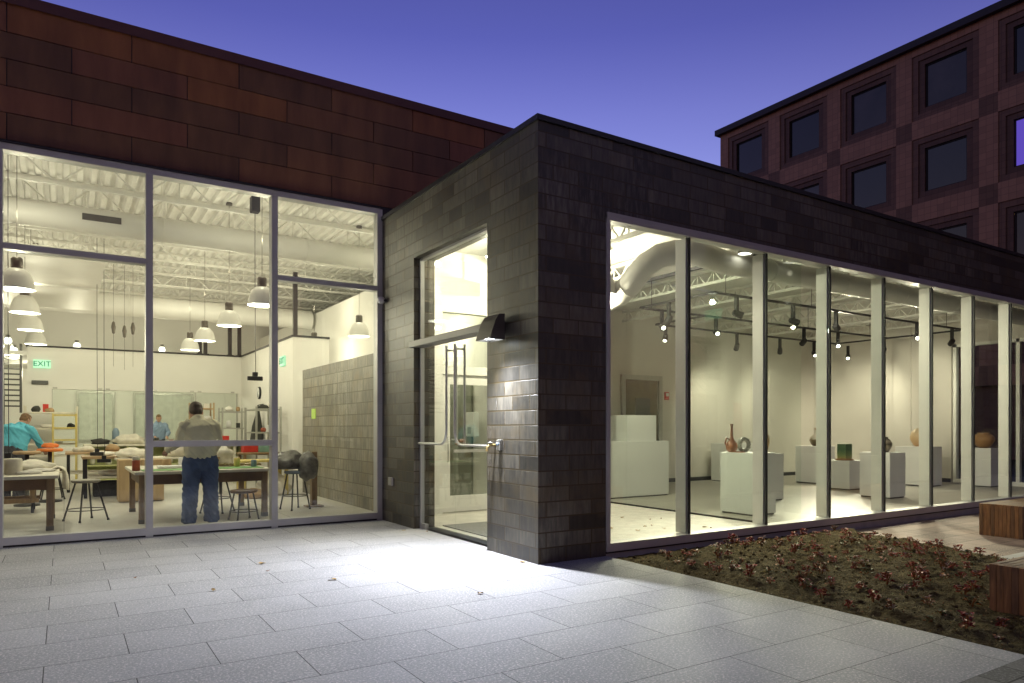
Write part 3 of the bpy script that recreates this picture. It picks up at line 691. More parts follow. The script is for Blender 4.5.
# buff grid: vertical piers and spandrels with dark squares at the crossings
g = MB(); NC = 9; NR = 4
hw, hh = 1.50, 1.58
ys = [Y0 - PY * k for k in range(NC)]; zs = [Z0 - PZ * k for k in range(NR)]
bounds = [30.5] + [(ys[k] + ys[k + 1]) / 2 for k in range(NC - 1)]
for k in range(NC):
    if k == 0: g.box(XT, XT + 0.32, ys[0] + hw, 30.5, 3, 19.86, M['tile_light'])
    yb = ys[k] - PY + hw
    for r in range(NR):
        zc = zs[r]
        g.box(XT, XT + 0.32, yb, ys[k] - hw, zc - hh, zc + hh, M['tile_light'])
        zlo = zc - PZ + hh
        g.box(XT, XT + 0.32, ys[k] - hw, ys[k] + hw, zlo, zc - hh, M['tile_light'])
        g.box(XT + 0.005, XT + 0.32, yb, ys[k] - hw, zlo, zc - hh, M['tile_cross'])
    g.box(XT, XT + 0.32, yb, ys[k] + hw, zs[0] + hh, 19.86, M['tile_light'])
g.build('grid_cladding', M['tile_light'], tb_)
for k in range(8):
    for r in range(3):
        yc, zc = ys[k], zs[r]
        g = MB()
        def ring(a, b, c, d, x0, m):
            g.box(x0, XT + 0.32, yc - a, yc + a, zc + d, zc + b, m); g.box(x0, XT + 0.32, yc - a, yc + a, zc - b, zc - d, m)
            g.box(x0, XT + 0.32, yc - a, yc - c, zc - d, zc + d, m); g.box(x0, XT + 0.32, yc + c, yc + a, zc - d, zc + d, m)
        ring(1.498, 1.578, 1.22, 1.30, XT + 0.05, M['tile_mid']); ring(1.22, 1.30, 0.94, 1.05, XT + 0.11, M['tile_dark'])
        w = g.build('window', M['tile_mid'], tb_)
        g = MB()
        def fr2(a, b, t):
            g.box(XT + 0.20, XT + 0.30, yc - a, yc + a, zc + b - t, zc + b); g.box(XT + 0.20, XT + 0.30, yc - a, yc + a, zc - b, zc - b + t)
            g.box(XT + 0.20, XT + 0.30, yc - a, yc - a + t, zc - b + t, zc + b - t); g.box(XT + 0.20, XT + 0.30, yc + a - t, yc + a, zc - b + t, zc + b - t)
        fr2(0.94, 1.05, 0.06); g.build('window_frame', M['win_frame'], w)
        g = MB(); g.box(XT + 0.25, XT + 0.27, yc - 0.88, yc + 0.88, zc - 0.99, zc + 0.99)
        g.build('pane', M['win_glass_lit'] if (k == 4 and r == 1) else (M['win_glass'], M['win_glass_b'], M['win_glass_c'])[(k * 2 + r * 5 + k // 3) % 3], w)
# ================================================================== CEILING SERVICES
def dep(u, v, d):
    s = (u - 512) / F_PX
    return Vector(((FWD.x + s * FWD.y) * d, (FWD.y - s * FWD.x) * d, EYE + (HORIZON - v) / F_PX * d))
def atZ(u, v, z): return dep(u, v, (z - EYE) * F_PX / (HORIZON - v))
def atY(u, v, y):
    s = (u - 512) / F_PX; return dep(u, v, y / (FWD.y - s * FWD.x))
def atX(u, v, x):
    s = (u - 512) / F_PX; return dep(u, v, x / (FWD.x + s * FWD.y))

def duct(name, y, z, r, x0, x1, label):
    t = thing(name, ((x0 + x1) / 2, y, z - r), label, 'air duct')
    g = MB(); g.tube([(x0, y, z), (x1, y, z)], r, 28); g.build('pipe', M['duct'], t)
    g = MB(); x = x0 + 0.6
    while x < x1:
        g.tube([(x - 0.02, y, z), (x + 0.02, y, z)], r + 0.008, 28); x += 1.9
    g.build('seam_band', M['duct'], t)
    g = MB(); x = x0 + 1.1
    while x < x1:
        g.tube([(x, y - r - 0.012, z), (x, y - r - 0.012, 5.69)], 0.006, 6); g.tube([(x, y + r + 0.012, z), (x, y + r + 0.012, 5.69)], 0.006, 6)
        g.tube([(x - 0.012, y, z), (x + 0.012, y, z)], r + 0.012, 28); x += 2.4
    g.build('hanger', M['joist'], t)
    return t
d1 = duct('air_duct', 13.15, 4.72, 0.20, -6.9, 6.1, 'white round air duct running just behind the studio glass, with a dark slot grille')
p = atY(102, 219, 12.96)
g = MB(); g.box(p.x - 0.27, p.x + 0.27, 12.935, 12.99, p.z - 0.05, p.z + 0.05); gr = g.build('slot_grille', M['louver'], d1)
duct('air_duct', 20.6, 4.55, 0.27, -6.9, 6.1, 'white round air duct deeper in the studio above the rear partition')
# flat white ceiling panels
for (x0, x1, y0, y1, z, lb) in ((-4.2, 0.62, 14.3, 17.0, 4.30, 'flat white ceiling panel hanging behind the nearest pendant lamps'), (-4.2, 0.62, 17.05, 20.0, 4.26, 'flat white ceiling panel behind another panel, farther from the glass')):
    t = thing('ceiling_panel', (0, y0, z), lb, 'ceiling panel', 'hanging ceiling panels in the studio')
    g = MB(); g.bbox(x0, x1, y0, y1, z, z + 0.07, 0.008); g.build('panel', M['duct'], t)
    g = MB()
    for x in (x0 + 0.4, x1 - 0.3):
        for y in (y0 + 0.3, y1 - 0.3): g.tube([(x, y, z + 0.07), (x, y, 5.7)], 0.006, 6)
    g.build('hanger', M['joist'], t)
# pendant lamps
M['lamp_face'] = emission('lamp_diffuser', (1.0, 0.95, 0.80), 5.0)
def shade_mat():
    m, nt, out = new_mat('translucent_lamp_shade')
    b = N(nt, 'ShaderNodeBsdfPrincipled'); b.inputs['Base Color'].default_value = (0.74, 0.73, 0.68, 1); b.inputs['Roughness'].default_value = 0.35
    b.inputs['Emission Color'].default_value = (1, 0.93, 0.75, 1); b.inputs['Emission Strength'].default_value = 0.03
    L(nt, b.outputs[0], out.inputs[0]); return m
M['shade'] = shade_mat()
pl = thing('pendant_lamp', (0, 0, 0), 'x', 'pendant lamp')
g = MB(); g.tube([(0, 0, 0.43), (0, 0, 2.33)], 0.0045, 6); g.lathe([(0.0, 2.30), (0.06, 2.30), (0.06, 2.35), (0, 2.35)], n=14); g.build('cord', M['bronze'], pl)
g = MB(); g.lathe([(0, 0.45), (0.055, 0.45), (0.072, 0.43), (0.072, 0.31), (0.06, 0.29), (0, 0.29)], n=20); g.build('housing', M['bronze'], pl)
g = MB(); g.lathe([(0.055, 0.295), (0.10, 0.285), (0.155, 0.23), (0.195, 0.14), (0.215, 0.03), (0.225, 0.0), (0.218, 0.0), (0.207, 0.03), (0.188, 0.135), (0.148, 0.222), (0.096, 0.277), (0.05, 0.285)], n=32); g.build('lamp_shade', M['shade'], pl)
g = MB(); g.lathe([(0.0, 0.006), (0.2, 0.006), (0.208, 0.016), (0, 0.016)], n=32); g.build('diffuser', M['lamp_face'], pl)
point_light((0, 0, -0.12), 52, WARM, 0.03, pl); point_light((0, 0, 1.05), 26, WARM, 0.05, pl)  # second light is an added uplight above the shade, no visible source
used = False
depthw = ['nearest the glass', 'second from the glass', 'third from the glass', 'fourth from the glass, deepest']
for (X, ys_, side) in ((-0.56, (12.1, 14.5, 17.0, 19.8), 'left'), (2.66, (11.6, 14.25, 17.0, 19.2), 'middle'), (5.3, (14.4, 17.6), 'right')):
    for i, y in enumerate(ys_):
        place(pl, used, (X, y, 3.35), 'white dome pendant %s in the %s row of the studio' % (depthw[i] if side != 'right' else ['above the low brick wall', 'half hidden by the white wall'][i], side), 'white pendant lamps in the studio'); used = True
place(pl, True, (6.45, 7.75, 3.28), 'white pendant lamp in the entrance lobby beside the brick corner pier', 'white pendant lamps in the studio')
g = MB(); g.tube([(0, 0, 0.43), (0, 0, 1.0)], 0.0045, 6); g.lathe([(0.0, 0.97), (0.06, 0.97), (0.06, 1.015), (0, 1.015)], n=14)
short = g.build('cord', M['bronze'], None, (0, 0, 0)); sm_ = short.data; bpy.data.objects.remove(short)
for ch in bpy.data.objects:
    if ch.parent is not None and ch.parent.get('label', '').startswith('white pendant lamp in the entrance lobby') and ch.name.startswith('cord'): ch.data = sm_
place(pl, True, (5.55, 11.7, 3.28), 'white pendant lamp seen above the inner door of the entrance', 'white pendant lamps in the studio')
# fill from the lamps in parts of the rooms the photo does not look into
for (x, y) in ((-3.8, 13.5), (-3.8, 18.5)):
    place(pl, True, (x, y, 3.35), 'white pendant lamp far left in the studio, %s' % ('towards the glass' if y < 15 else 'towards the back'), 'white pendant lamps in the studio')
dl = thing('ceiling_light', (8.1, 6.62, 3.86), 'flat round ceiling light in the entrance lobby close to the window head', 'ceiling light')
g = MB(); g.lathe([(0, 3.905), (0.09, 3.905), (0.105, 3.89), (0.105, 3.86), (0.096, 3.855), (0.096, 3.87), (0, 3.87)], (8.1, 6.62, 0), 28); g.tube([(8.1, 6.62, 3.905), (8.1, 6.62, 4.29)], 0.012, 8); g.build('housing', M['duct'], dl)
g = MB(); g.lathe([(0, 3.858), (0.092, 3.858), (0.092, 3.866), (0, 3.866)], (8.1, 6.62, 0), 28); g.build('diffuser', M['lamp_face'], dl)
point_light((8.1, 6.62, 3.70), 66, WARM, 0.04, dl)
dim = [c for c in dl.children if c.type == 'LIGHT'][0]
dl2 = copy_tree(dl); dl2.location = (5.2, 8.7, 3.86); dl2['label'] = 'added flat round light brightening the entrance lobby behind the transom glass'  # extra light added to brighten the lobby, not a known fitting
[c for c in dl2.children if c.type == 'LIGHT'][0].data = dim.data.copy()
[c for c in dl2.children if c.type == 'LIGHT'][0].data.energy = 125
dl3 = copy_tree(dl); dl3.location = (7.2, 8.9, 3.86); dl3['label'] = 'added flat round light brightening the entrance lobby near the glass screen'  # another added light, lifts the lobby near the screen
[c for c in dl3.children if c.type == 'LIGHT'][0].data.energy = 250
dim.data = dim.data.copy(); dim.data.energy = 0.2
# back room lamps
gl = thing('globe_lamp', (0, 0, 0), 'x', 'ceiling lamp')
g = MB(); g.lathe([(0.0, 0.16), (0.05, 0.16), (0.05, 0.10), (0.07, 0.10), (0.07, 0.09), (0, 0.09)], n=14); g.build('base', M['galv'], gl)
g = MB(); g.lathe([(0.0, -0.09), (0.05, -0.075), (0.085, -0.03), (0.09, 0.01), (0.075, 0.06), (0.05, 0.09), (0, 0.09)], n=18); g.build('globe', emission('globe_glow', (1, 0.95, 0.82), 3.0), gl)
point_light((0, 0, -0.13), 75, WARM, 0.03, gl)
used = False
for (u, v, y, lb) in ((77, 346, 23.2, 'round glowing lamp above the white rear partition, left part'), (162, 350, 23.2, 'round glowing lamp above the rear partition, beside the window mullion'), (8, 341, 22.5, 'upper of two glowing lamps over the dark stair at the left'), (14, 351, 22.5, 'lower of two glowing lamps over the dark stair at the left')):
    q = atY(u, v, y); place(gl, used, q, lb, 'round lamps at the back of the studio'); used = True
for x in (-0.5, 1.2, 3.2):  # unseen lamps added to brighten the back room
    place(gl, True, (x, 24.6, 3.13), 'unseen round lamp added to brighten the back room, %s' % {-0.5: 'left', 1.2: 'middle', 3.2: 'right'}[x], 'round lamps at the back of the studio')
# hanging power cords
def cord(u, vt, vb, y, label, reel=False, plug=True):
    a = atY(u, vt, y); b = atY(u, vb, y)
    t = thing('drop_cable', (a.x, y, b.z), label, 'power cord', 'power cords hanging in the studio')
    g = MB(); g.tube([(a.x, y, 5.69), (a.x, y, (5.69 + b.z) / 2), (a.x + 0.01, y, b.z + 0.08)], 0.0055, 6); g.build('cable', M['black'], t)
    if plug:
        g = MB(); g.bbox(a.x - 0.12, a.x + 0.12, y - 0.035, y + 0.035, b.z - 0.01, b.z + 0.06, 0.01); g.bbox(a.x - 0.04, a.x + 0.04, y - 0.04, y + 0.04, b.z + 0.06, b.z + 0.13, 0.01); g.build('socket_box', M['black'], t)
    if reel:
        g = MB(); g.bbox(a.x - 0.07, a.x + 0.07, y - 0.09, y + 0.09, a.z - 0.16, a.z + 0.1, 0.02); g.tube([(a.x, y, a.z), (a.x, y, 5.69)], 0.02, 8); g.build('reel', M['black'], t)
cord(255, 203, 380, 12.2, 'black power cord dropping from a ceiling reel beside the right-hand mullion', reel=True)
cord(8, 230, 462, 12.3, 'black power cord with a socket box hanging over the left table')
cord(97, 284, 455, 16.5, 'left of two thin black cords hanging close together in the left pane', plug=True)
cord(104, 290, 462, 16.2, 'right of two thin black cords hanging close together in the left pane', plug=True)
# black square hung duct hanger frame
for k, u in enumerate((200, 206, 232, 240)):
    pass
g = MB()
q = atY(295.5, 337, 16.42)
g.box(q.x - 0.045, q.x + 0.045, 16.40, 16.49, 3.55, 5.0); o = g.build('vertical_pipe', M['black']); tag(o, 'black square pipe rising from the corner of the white side wall', 'pipe')
for k, (u, lb) in enumerate(((200, 'leftmost of four short black pipes on top of the rear partition'), (205.5, 'second of four short black pipes on top of the rear partition'), (230, 'third of four short black pipes on top of the rear partition'), (239.5, 'rightmost of four short black pipes, at the corner of the rear partition'))):
    q = atY(u, 340, 22.05); g = MB(); g.box(q.x - 0.05, q.x + 0.05, 22.03, 22.13, 3.548, 4.15 + 0.25 * (k > 1)); g.box(q.x - 0.09, q.x + 0.09, 22.0, 22.16, 3.546, 3.56)
    tag(g.build('short_pipe', M['black']), lb, 'pipe', 'short black pipes on the partition')
for k, (u, v, lb) in enumerate(((113.5, 327, 'leftmost of three dark tools hung near the ceiling'), (124.5, 331, 'lower middle one of three dark tools hung near the ceiling'), (133, 328, 'rightmost of three dark tools hung near the ceiling'))):
    q = atY(u, v, 18.5); g = MB(); g.lathe([(0, -0.16), (0.03, -0.14), (0.05, 0.0), (0.03, 0.10), (0.012, 0.13), (0, 0.13)], q, 12); g.tube([q + Vector((0, 0, 0.12)), (q.x, q.y, 5.15)], 0.004, 5); g.tube([q - Vector((0, 0, 0.15)), q - Vector((0, 0, 0.9))], 0.004, 5)
    tag(g.build('hanging_tool', M['bronze']), lb, 'hanging tool', 'dark tools hanging in the studio')
q = atY(419 - 283, 271, 13.0)
# EXIT signs
M['sign_face'] = mat('sign_plate', (0.55, 0.8, 0.65), 0.4, emit=(0.25, 1.0, 0.6), estr=0.45)
M['sign_green'] = emission('sign_green', (0.0, 0.33, 0.17), 0.8)
def exit_sign(c, facing, label, w=0.36, h=0.22, hang=0):
    t = thing('exit_sign', c, label, 'exit sign')
    rot = {'-y': Matrix.Rotation(R(90), 4, 'X'), '-x': Matrix.Rotation(R(-90), 4, 'Z') @ Matrix.Rotation(R(90), 4, 'X')}[facing]
    g = MB(); c = Vector(c)
    if facing == '-y': g.bbox(c.x - w / 2, c.x + w / 2, c.y - 0.025, c.y + 0.025, c.z - h / 2, c.z + h / 2, 0.006)
    else: g.bbox(c.x - 0.025, c.x + 0.025, c.y - w / 2, c.y + w / 2, c.z - h / 2, c.z + h / 2, 0.006)
    if hang: g.tube([c + Vector((0, 0, h / 2)), c + Vector((0, 0, h / 2 + hang))], 0.012, 8)
    g.build('sign_body', M['sign_face'], t)
    off = Vector((0, -0.028, 0)) if facing == '-y' else Vector((-0.028, 0, 0))
    text_mesh('EXIT', h * 0.85, 0.002, M['sign_green'], 'lettering', t, Matrix.Translation(off) @ rot)
    return t
q = atY(42, 364, 21.95); exit_sign((q.x, 21.96, q.z), '-y', 'green EXIT sign on the white rear partition above the shelves', 0.38, 0.22)
exit_sign((4.42, 17.2, 3.0), '-x', 'green EXIT sign on the white side wall above the wire racks', 0.36, 0.24)
q = atZ(467, 237, 3.75); exit_sign((6.05, 9.9, 3.72), '-x', 'green EXIT sign hanging under the ceiling above the entrance doors', 0.42, 0.2, 0.48)
# wall fan-coil strip and smoke devices on the rear partition
q = atY(40, 382.5, 21.98); g = MB(); g.bbox(q.x - 0.18, q.x + 0.18, 21.93, 22.0, q.z - 0.05, q.z + 0.05, 0.01); g.box(q.x - 0.16, q.x + 0.16, 21.92, 21.93, q.z - 0.02, q.z + 0.02, M['louver'])
tag(g.build('wall_vent', M['louver']), 'small grey wall vent under the exit sign on the rear partition', 'vent')
# dark stair / louvred storage at far left
t = thing('louvred_stair', (-1.6, 22.3, 0), 'dark steel stair with horizontal bar railing at the far left of the studio', 'stair')
g = MB()
for k in range(11):
    g.box(-3.0, -0.95, 22.4 + 0.02 * k, 22.44 + 0.02 * k, 1.95 + 0.14 * k, 1.99 + 0.14 * k)
g.box(-0.98, -0.93, 22.38, 22.7, 1.8, 3.6); g.box(-3.0, -2.95, 22.38, 22.7, 0, 3.6); g.build('railing', M['louver'], t)
g = MB()
for k in range(9): g.box(-1.35, -1.30, 18.0 + 0.0 * k, 22.2, 2.45 + 0.13 * k, 2.48 + 0.13 * k)
for y in (18.0, 19.4, 20.8, 22.15): g.box(-1.36, -1.29, y, y + 0.05, 2.3, 3.65)
g.build('side_railing', M['louver'], t)
g = MB(); g.box(-3.0, -1.28, 17.95, 22.3, 2.22, 2.34); g.build('landing', M['louver'], t)
g = MB()
for (x, y) in ((-2.9, 18.1), (-1.36, 18.1), (-1.36, 22.1), (-2.9, 22.1)): g.box(x, x + 0.08, y, y + 0.08, 0, 2.22)
g.build('post', M['louver'], t)

# ---- gallery ceiling: duct, lighting tracks, spotlights
gd = thing('air_duct', (12, 6.95, 3.5), 'white gallery air duct that bends down behind the brick corner pier', 'air duct')
pts = [Vector((19.2, 6.9, 3.78)), Vector((14, 6.9, 3.78)), Vector((9.5, 6.9, 3.78)), Vector((8.0, 6.9, 3.78))]
ctl = [dep(690, 251, 9.5), dep(676, 252.5, 9.42), dep(660, 256, 9.45), dep(647, 264, 9.55), dep(637, 275, 9.7), dep(629, 286, 9.85), dep(620, 294, 10.05), dep(608, 300, 10.3), dep(592, 305, 10.6), dep(575, 308, 10.9)]
pts += ctl
g = MB(); g.tube(pts, 0.165, 26); g.build('pipe', M['duct'], gd)
g = MB()
for k in (5, 9, 12):
    a = (pts[k + 1] - pts[k]).normalized() * 0.012; g.tube([pts[k] - a, pts[k] + a], 0.172, 26)
for x in (18, 16.2, 14.4, 12.6, 10.8, 9.0): g.tube([(x - 0.02, 6.9, 3.78), (x + 0.02, 6.9, 3.78)], 0.172, 26)
g.build('seam_band', M['duct'], gd)
ZT = 3.70
tk = thing('lighting_track', (9.3, 8.25, ZT), 'black lighting track frame under the gallery ceiling', 'lighting track')
g = MB()
for a, b in (((9.3, 8.25), (17.8, 8.25)), ((9.3, 10.06), (17.8, 10.06)), ((11.1, 11.5), (17.8, 11.5))):
    g.box(a[0], b[0], a[1] - 0.018, a[1] + 0.018, ZT - 0.02, ZT + 0.02)
for x, y0, y1 in ((9.3, 8.268, 10.042), (17.8, 8.268, 10.042), (11.1, 10.078, 11.482), (17.8, 10.078, 11.482)):
    g.box(x - 0.018, x + 0.018, y0, y1, ZT - 0.019, ZT + 0.019)
g.build('rail', M['black'], tk)
g = MB()
for x in (9.6, 12, 14.5, 17):
    for y in (8.25, 10.06): g.tube([(x, y, ZT), (x, y, 4.29)], 0.006, 6)
for x in (12, 14.5, 17): g.tube([(x, 11.5, ZT), (x, 11.5, 4.29)], 0.006, 6)
g.build('hanger', M['black'], tk)
M['spot_face'] = emission('spotlight_lens', (1.0, 0.93, 0.76), 7.0)
def trackspot(P, aim, label, power):
    if aim[0] > 19: power *= 0.45
    if aim[1] >= 13: power *= 0.34
    if aim[1] < 6.5 and aim[2] > 1: power *= 0.6
    if aim[0] < 10 and aim[1] > 5: power *= 0.10
    t = thing('track_spotlight', P, label, 'spotlight', 'black spotlights on the gallery track')
    P = Vector(P); g = MB(); g.bbox(P.x - 0.03, P.x + 0.03, P.y - 0.03, P.y + 0.03, P.z - 0.30, P.z - 0.02, 0.006); g.build('stem', M['black'], t)
    c = P + Vector((0, 0, -0.31)); d = (Vector(aim) - c).normalized()
    a = c - d * 0.07; b = c + d * 0.11
    g = MB(); g.tube([a, a + d * 0.03, b - d * 0.02, b], [0.04, 0.058, 0.062, 0.062], 18); g.build('head', M['black'], t)
    g = MB(); g.tube([b + d * 0.001, b + d * 0.004], [0.042, 0.040], 18, smooth=False); g.build('lens', M['spot_face'], t)
    spot_light(b + d * 0.02, aim, power * (1.9 if aim[2] == 0.0 else 1.0), WARM, 66 if aim[2] == 0.0 else 84, 0.95, 0.16 if aim[2] == 0.0 else 0.05, t)
def onY(u, y): return atY(u, 300, y).x
SP = 480
specs = [  # u on track, track y, aim, label
    (736.5, 8.25, (13.0, 6.2, 2.0), 'front track: spotlight nearest the left corner'), (793, 8.25, (17.0, 6.4, 1.6), 'front track: second spotlight from the left'),
    (836, 8.25, (19.2, 10.5, 1.6), 'front track: third spotlight from the left'), (917, 8.25, (8.6, 3.0, 0.0), 'front track: fourth spotlight, facing the windows'), (952, 8.25, (19.2, 10.2, 2.0), 'front track: last spotlight at the far right end'),
    (662, 10.06, (6.6, 3.6, 0.0), 'middle track: leftmost spotlight, glaring at the windows'), (716, 10.06, (8.0, 4.2, 0.0), 'middle track: second spotlight, glaring at the windows'), (804, 10.06, (15.8, 13.1, 1.7), 'middle track: third spotlight from the left'), (838, 10.06, (8.2, 4.6, 0.0), 'middle track: fourth spotlight, lit face showing'), (884, 10.06, (19.2, 11.6, 1.8), 'middle track: last spotlight near the far end'),
    (737, 11.5, (14.8, 13.1, 1.6), 'rear track: dark spotlight aimed at the back wall, left'), (780, 11.5, (17.4, 13.1, 1.6), 'rear track: dark spotlight aimed at the back wall, right'), (814, 11.5, (15.1, 9.0, 0.7), 'rear track: first of three lit spotlights'), (848, 11.5, (15.2, 9.6, 0.6), 'rear track: second of three lit spotlights'), (873, 11.5, (17.6, 9.3, 1.0), 'rear track: third of three lit spotlights')]
for (u, y, aim, lb) in specs: trackspot((onY(u, y), y, ZT), aim, 'black spotlight on the ' + lb, SP)
trackspot((9.3, 9.3, ZT), (9.3, 11.0, 0.9), 'black spotlight on the short left end of the track, seen end-on', SP)
trackspot((11.1, 11.2, ZT), (9.8, 10.4, 1.2), 'black spotlight on the rear track corner above the stepped plinth', SP)

# ================================================================== ENTRANCE FITTINGS
wl = thing('wall_lamp', (4.0, 6.64, 2.36), 'dark bronze wedge wall lamp shining down beside the entrance doors', 'wall lamp')
g = MB(); y0, y1 = 6.49, 6.80
outer = [(4.035, 2.64), (4.035, 2.36), (3.845, 2.36), (3.87, 2.44), (3.92, 2.57), (3.965, 2.635)]
g.prism(outer, y0, y0 + 0.012, 'y'); g.prism(outer, y1 - 0.012, y1, 'y')
top = [(4.035, 2.64), (3.965, 2.635), (3.92, 2.57), (3.87, 2.44), (3.845, 2.36), (3.855, 2.36), (3.88, 2.44), (3.929, 2.563), (3.97, 2.625), (4.035, 2.628)]
g.prism(top, y0 + 0.012, y1 - 0.012, 'y'); g.box(4.023, 4.035, y0 + 0.012, y1 - 0.012, 2.36, 2.628); g.build('hood', M['bronze'], wl)
g = MB(); g.bbox(4.035, 4.097, 6.58, 6.70, 2.43, 2.58, 0.006); g.build('bracket', M['black'], wl)
g = MB(); g.box(3.875, 4.015, y0 + 0.03, y1 - 0.03, 2.385, 2.392); g.build('lens', emission('wall_lamp_lens', (0.85, 0.92, 1.0), 9.0), wl)
spot_light((3.90, 6.645, 2.37), (2.3, 6.1, 0.0), 1020, COOL, 148, 1.0, 0.05, wl)
cmr = thing('security_camera', (4.06, 10.06, 3.3), 'small white dome security camera at the corner of the glass front', 'camera')
g = MB(); g.lathe([(0, 0), (0.035, 0.008), (0.055, 0.03), (0.06, 0.06), (0.055, 0.085), (0.03, 0.105), (0, 0.11)], (4.03, 10.02, 3.27), 20); g.build('dome', M['plinth'], cmr)
g = MB(); g.tube([(4.03, 10.02, 3.33), (4.03, 10.11, 3.33)], 0.025, 10); g.tube([(4.03, 10.02, 3.32), (4.085, 9.95, 3.32)], 0.015, 8); g.build('arm', M['black'], cmr)
q = atX(391.5, 482, 4.1); g = MB(); g.bbox(4.075, 4.1, q.y - 0.075, q.y + 0.075, q.z - 0.05, q.z + 0.07, 0.006); g.box(4.07, 4.076, q.y - 0.045, q.y + 0.045, q.z - 0.025, q.z + 0.045, M['galv'])
tag(g.build('outlet_cover', M['kerb']), 'pale outlet cover low on the brick wall left of the doors', 'outlet')
q = atX(501, 445, 4.1); t = thing('key_switch', (4.08, q.y, q.z), 'small grey key switch on the brick pier right of the doors', 'switch')
g = MB(); g.bbox(4.06, 4.1, q.y - 0.035, q.y + 0.035, q.z - 0.06, q.z + 0.06, 0.006); g.build('plate', M['galv'], t)
g = MB(); g.lathe([(0, -0.02), (0.016, -0.02), (0.016, 0.0), (0, 0.0)], (4.06, q.y, q.z + 0.01), 12, axis='x'); g.build('button', M['bluebin'], t)
q = atX(495.5, 445, 4.1); t = thing('hose_tap', (4.06, q.y, q.z), 'brass hose tap on the brick pier beside the doors', 'tap')
g = MB(); g.tube([(4.1, q.y, q.z), (4.02, q.y, q.z), (3.99, q.y, q.z - 0.03), (3.99, q.y, q.z - 0.07)], 0.016, 10); g.build('spout', mat('brass', (0.55, 0.42, 0.18), 0.35, 0.9), t)
g = MB(); g.lathe([(0, 0), (0.03, 0.003), (0.03, 0.012), (0, 0.015)], (4.03, q.y, q.z + 0.02), 12); g.build('handle', M['galv'], t)
g = MB(); g.bbox(4.55, 5.95, 6.99, 9.0, 0.006, 0.018, 0.004); tag(g.build('entrance_mat', M['matfloor']), 'grey entrance mat on the lobby floor inside the glass doors', 'mat')
q = atY(434, 417, 10.29); g = MB(); g.box(4.72, 4.98, 10.278, 10.298, 1.18, 1.95); tag(g.build('notice_panel', M['red']), 'plain red panel on the white lobby wall behind the left door', 'panel')
t = thing('towel_dispenser', (6.1, 11.2, 1.2), 'white paper towel dispenser on the wall seen through the entrance doors', 'dispenser')
g = MB(); g.bbox(6.02, 6.14, 10.72, 11.0, 1.25, 1.68, 0.02); g.build('cover', M['plinth'], t); g = MB(); g.box(6.01, 6.02, 10.8, 10.92, 1.3, 1.42); g.build('window', M['galv'], t)
# fire alarm horn on the gallery rear wall
q = atY(666, 396, 13.2); t = thing('fire_alarm', (q.x, 13.17, q.z), 'small red fire alarm beside the gallery rear door', 'alarm')
g = MB(); g.bbox(q.x - 0.07, q.x + 0.07, 13.15, 13.198, q.z - 0.10, q.z + 0.10, 0.008); g.build('casing', M['red'], t); g = MB(); g.box(q.x - 0.045, q.x + 0.045, 13.142, 13.151, q.z - 0.01, q.z + 0.07); g.build('strobe', M['plinth'], t)

# ================================================================== GALLERY DISPLAY
def plinth(x0, x1, y0, y1, h, label, steps=None):
    t = thing('display_plinth', ((x0 + x1) / 2, (y0 + y1) / 2, 0), label, 'plinth', 'white display plinths in the gallery')
    g = MB(); g.bbox(x0, x1, y0, y1, 0.025, h, 0.006)
    g.build('body', M['plinth'], t)
    g = MB(); g.box(x0 + 0.02, x1 - 0.02, y0 + 0.02, y1 - 0.02, 0.001, 0.025); g.build('base', M['toe'], t)
    if steps:
        g = MB(); g.bbox(steps[0], steps[1], y0 + 0.04, y1 - 0.02, h + 0.001, steps[2], 0.006); g.build('upper_block', M['plinth'], t)
plinth(8.75, 10.65, 10.65, 11.45, 1.13, 'wide stepped white plinth near the glass lobby screen', (9.53, 10.33, 1.66))
plinth(9.2, 9.76, 7.36, 8.02, 1.0, 'white plinth nearest the windows, carrying the long-necked jug')
plinth(11.22, 11.80, 8.72, 9.32, 0.91, 'white plinth behind a window fin, carrying a cream egg-shaped vase')
plinth(15.9, 16.6, 10.75, 11.4, 0.94, 'pale plinth at the back, carrying a white and brown bottle vase')
plinth(14.86, 15.46, 9.27, 9.88, 0.66, 'lowest plinth in the gallery, carrying the green square vase')
plinth(13.74, 14.30, 7.72, 8.35, 0.91, 'greenish-lit plinth close to the windows, carrying a striped dark vase')
plinth(17.34, 17.92, 8.8, 9.62, 0.95, 'plinth at the far end by the end wall, carrying a cream round vase')
plinth(18.42, 18.95, 7.95, 8.5, 0.92, 'plinth in front of the dark end window, carrying the brown bowl jar')
plinth(14.5, 15.6, 12.3, 12.95, 1.0, 'empty grey-shaded plinth against the back wall')
def pot(name, prof, c, m, label, extra=None, n=28):
    t = thing(name, c, label, 'pottery'); g = MB(); g.lathe(prof, c, n); o = g.build('body', m, t)
    if extra: extra(t, Vector(c))
    return t
def glaze(name, stops, scale=1.0, rough=0.3, axis='z', lo=0, hi=1):
    m, nt, out = new_mat(name); tc = nt.nodes.new('ShaderNodeTexCoord'); sx = nt.nodes.new('ShaderNodeSeparateXYZ'); L(nt, tc.outputs['Generated'], sx.inputs[0])
    nn = noise(nt, tc.outputs['Object'], 14, 5, 0.6)
    a = N(nt, 'ShaderNodeMath', operation='MULTIPLY_ADD'); L(nt, nn, a.inputs[0]); a.inputs[1].default_value = 0.45; 
    s2 = N(nt, 'ShaderNodeMath', operation='SUBTRACT'); L(nt, sx.outputs[2], s2.inputs[0]); s2.inputs[1].default_value = 0.22; L(nt, s2.outputs[0], a.inputs[2])
    b = N(nt, 'ShaderNodeBsdfPrincipled'); L(nt, ramp(nt, a.outputs[0], stops), b.inputs['Base Color']); b.inputs['Roughness'].default_value = rough
    L(nt, b.outputs[0], out.inputs[0]); return m
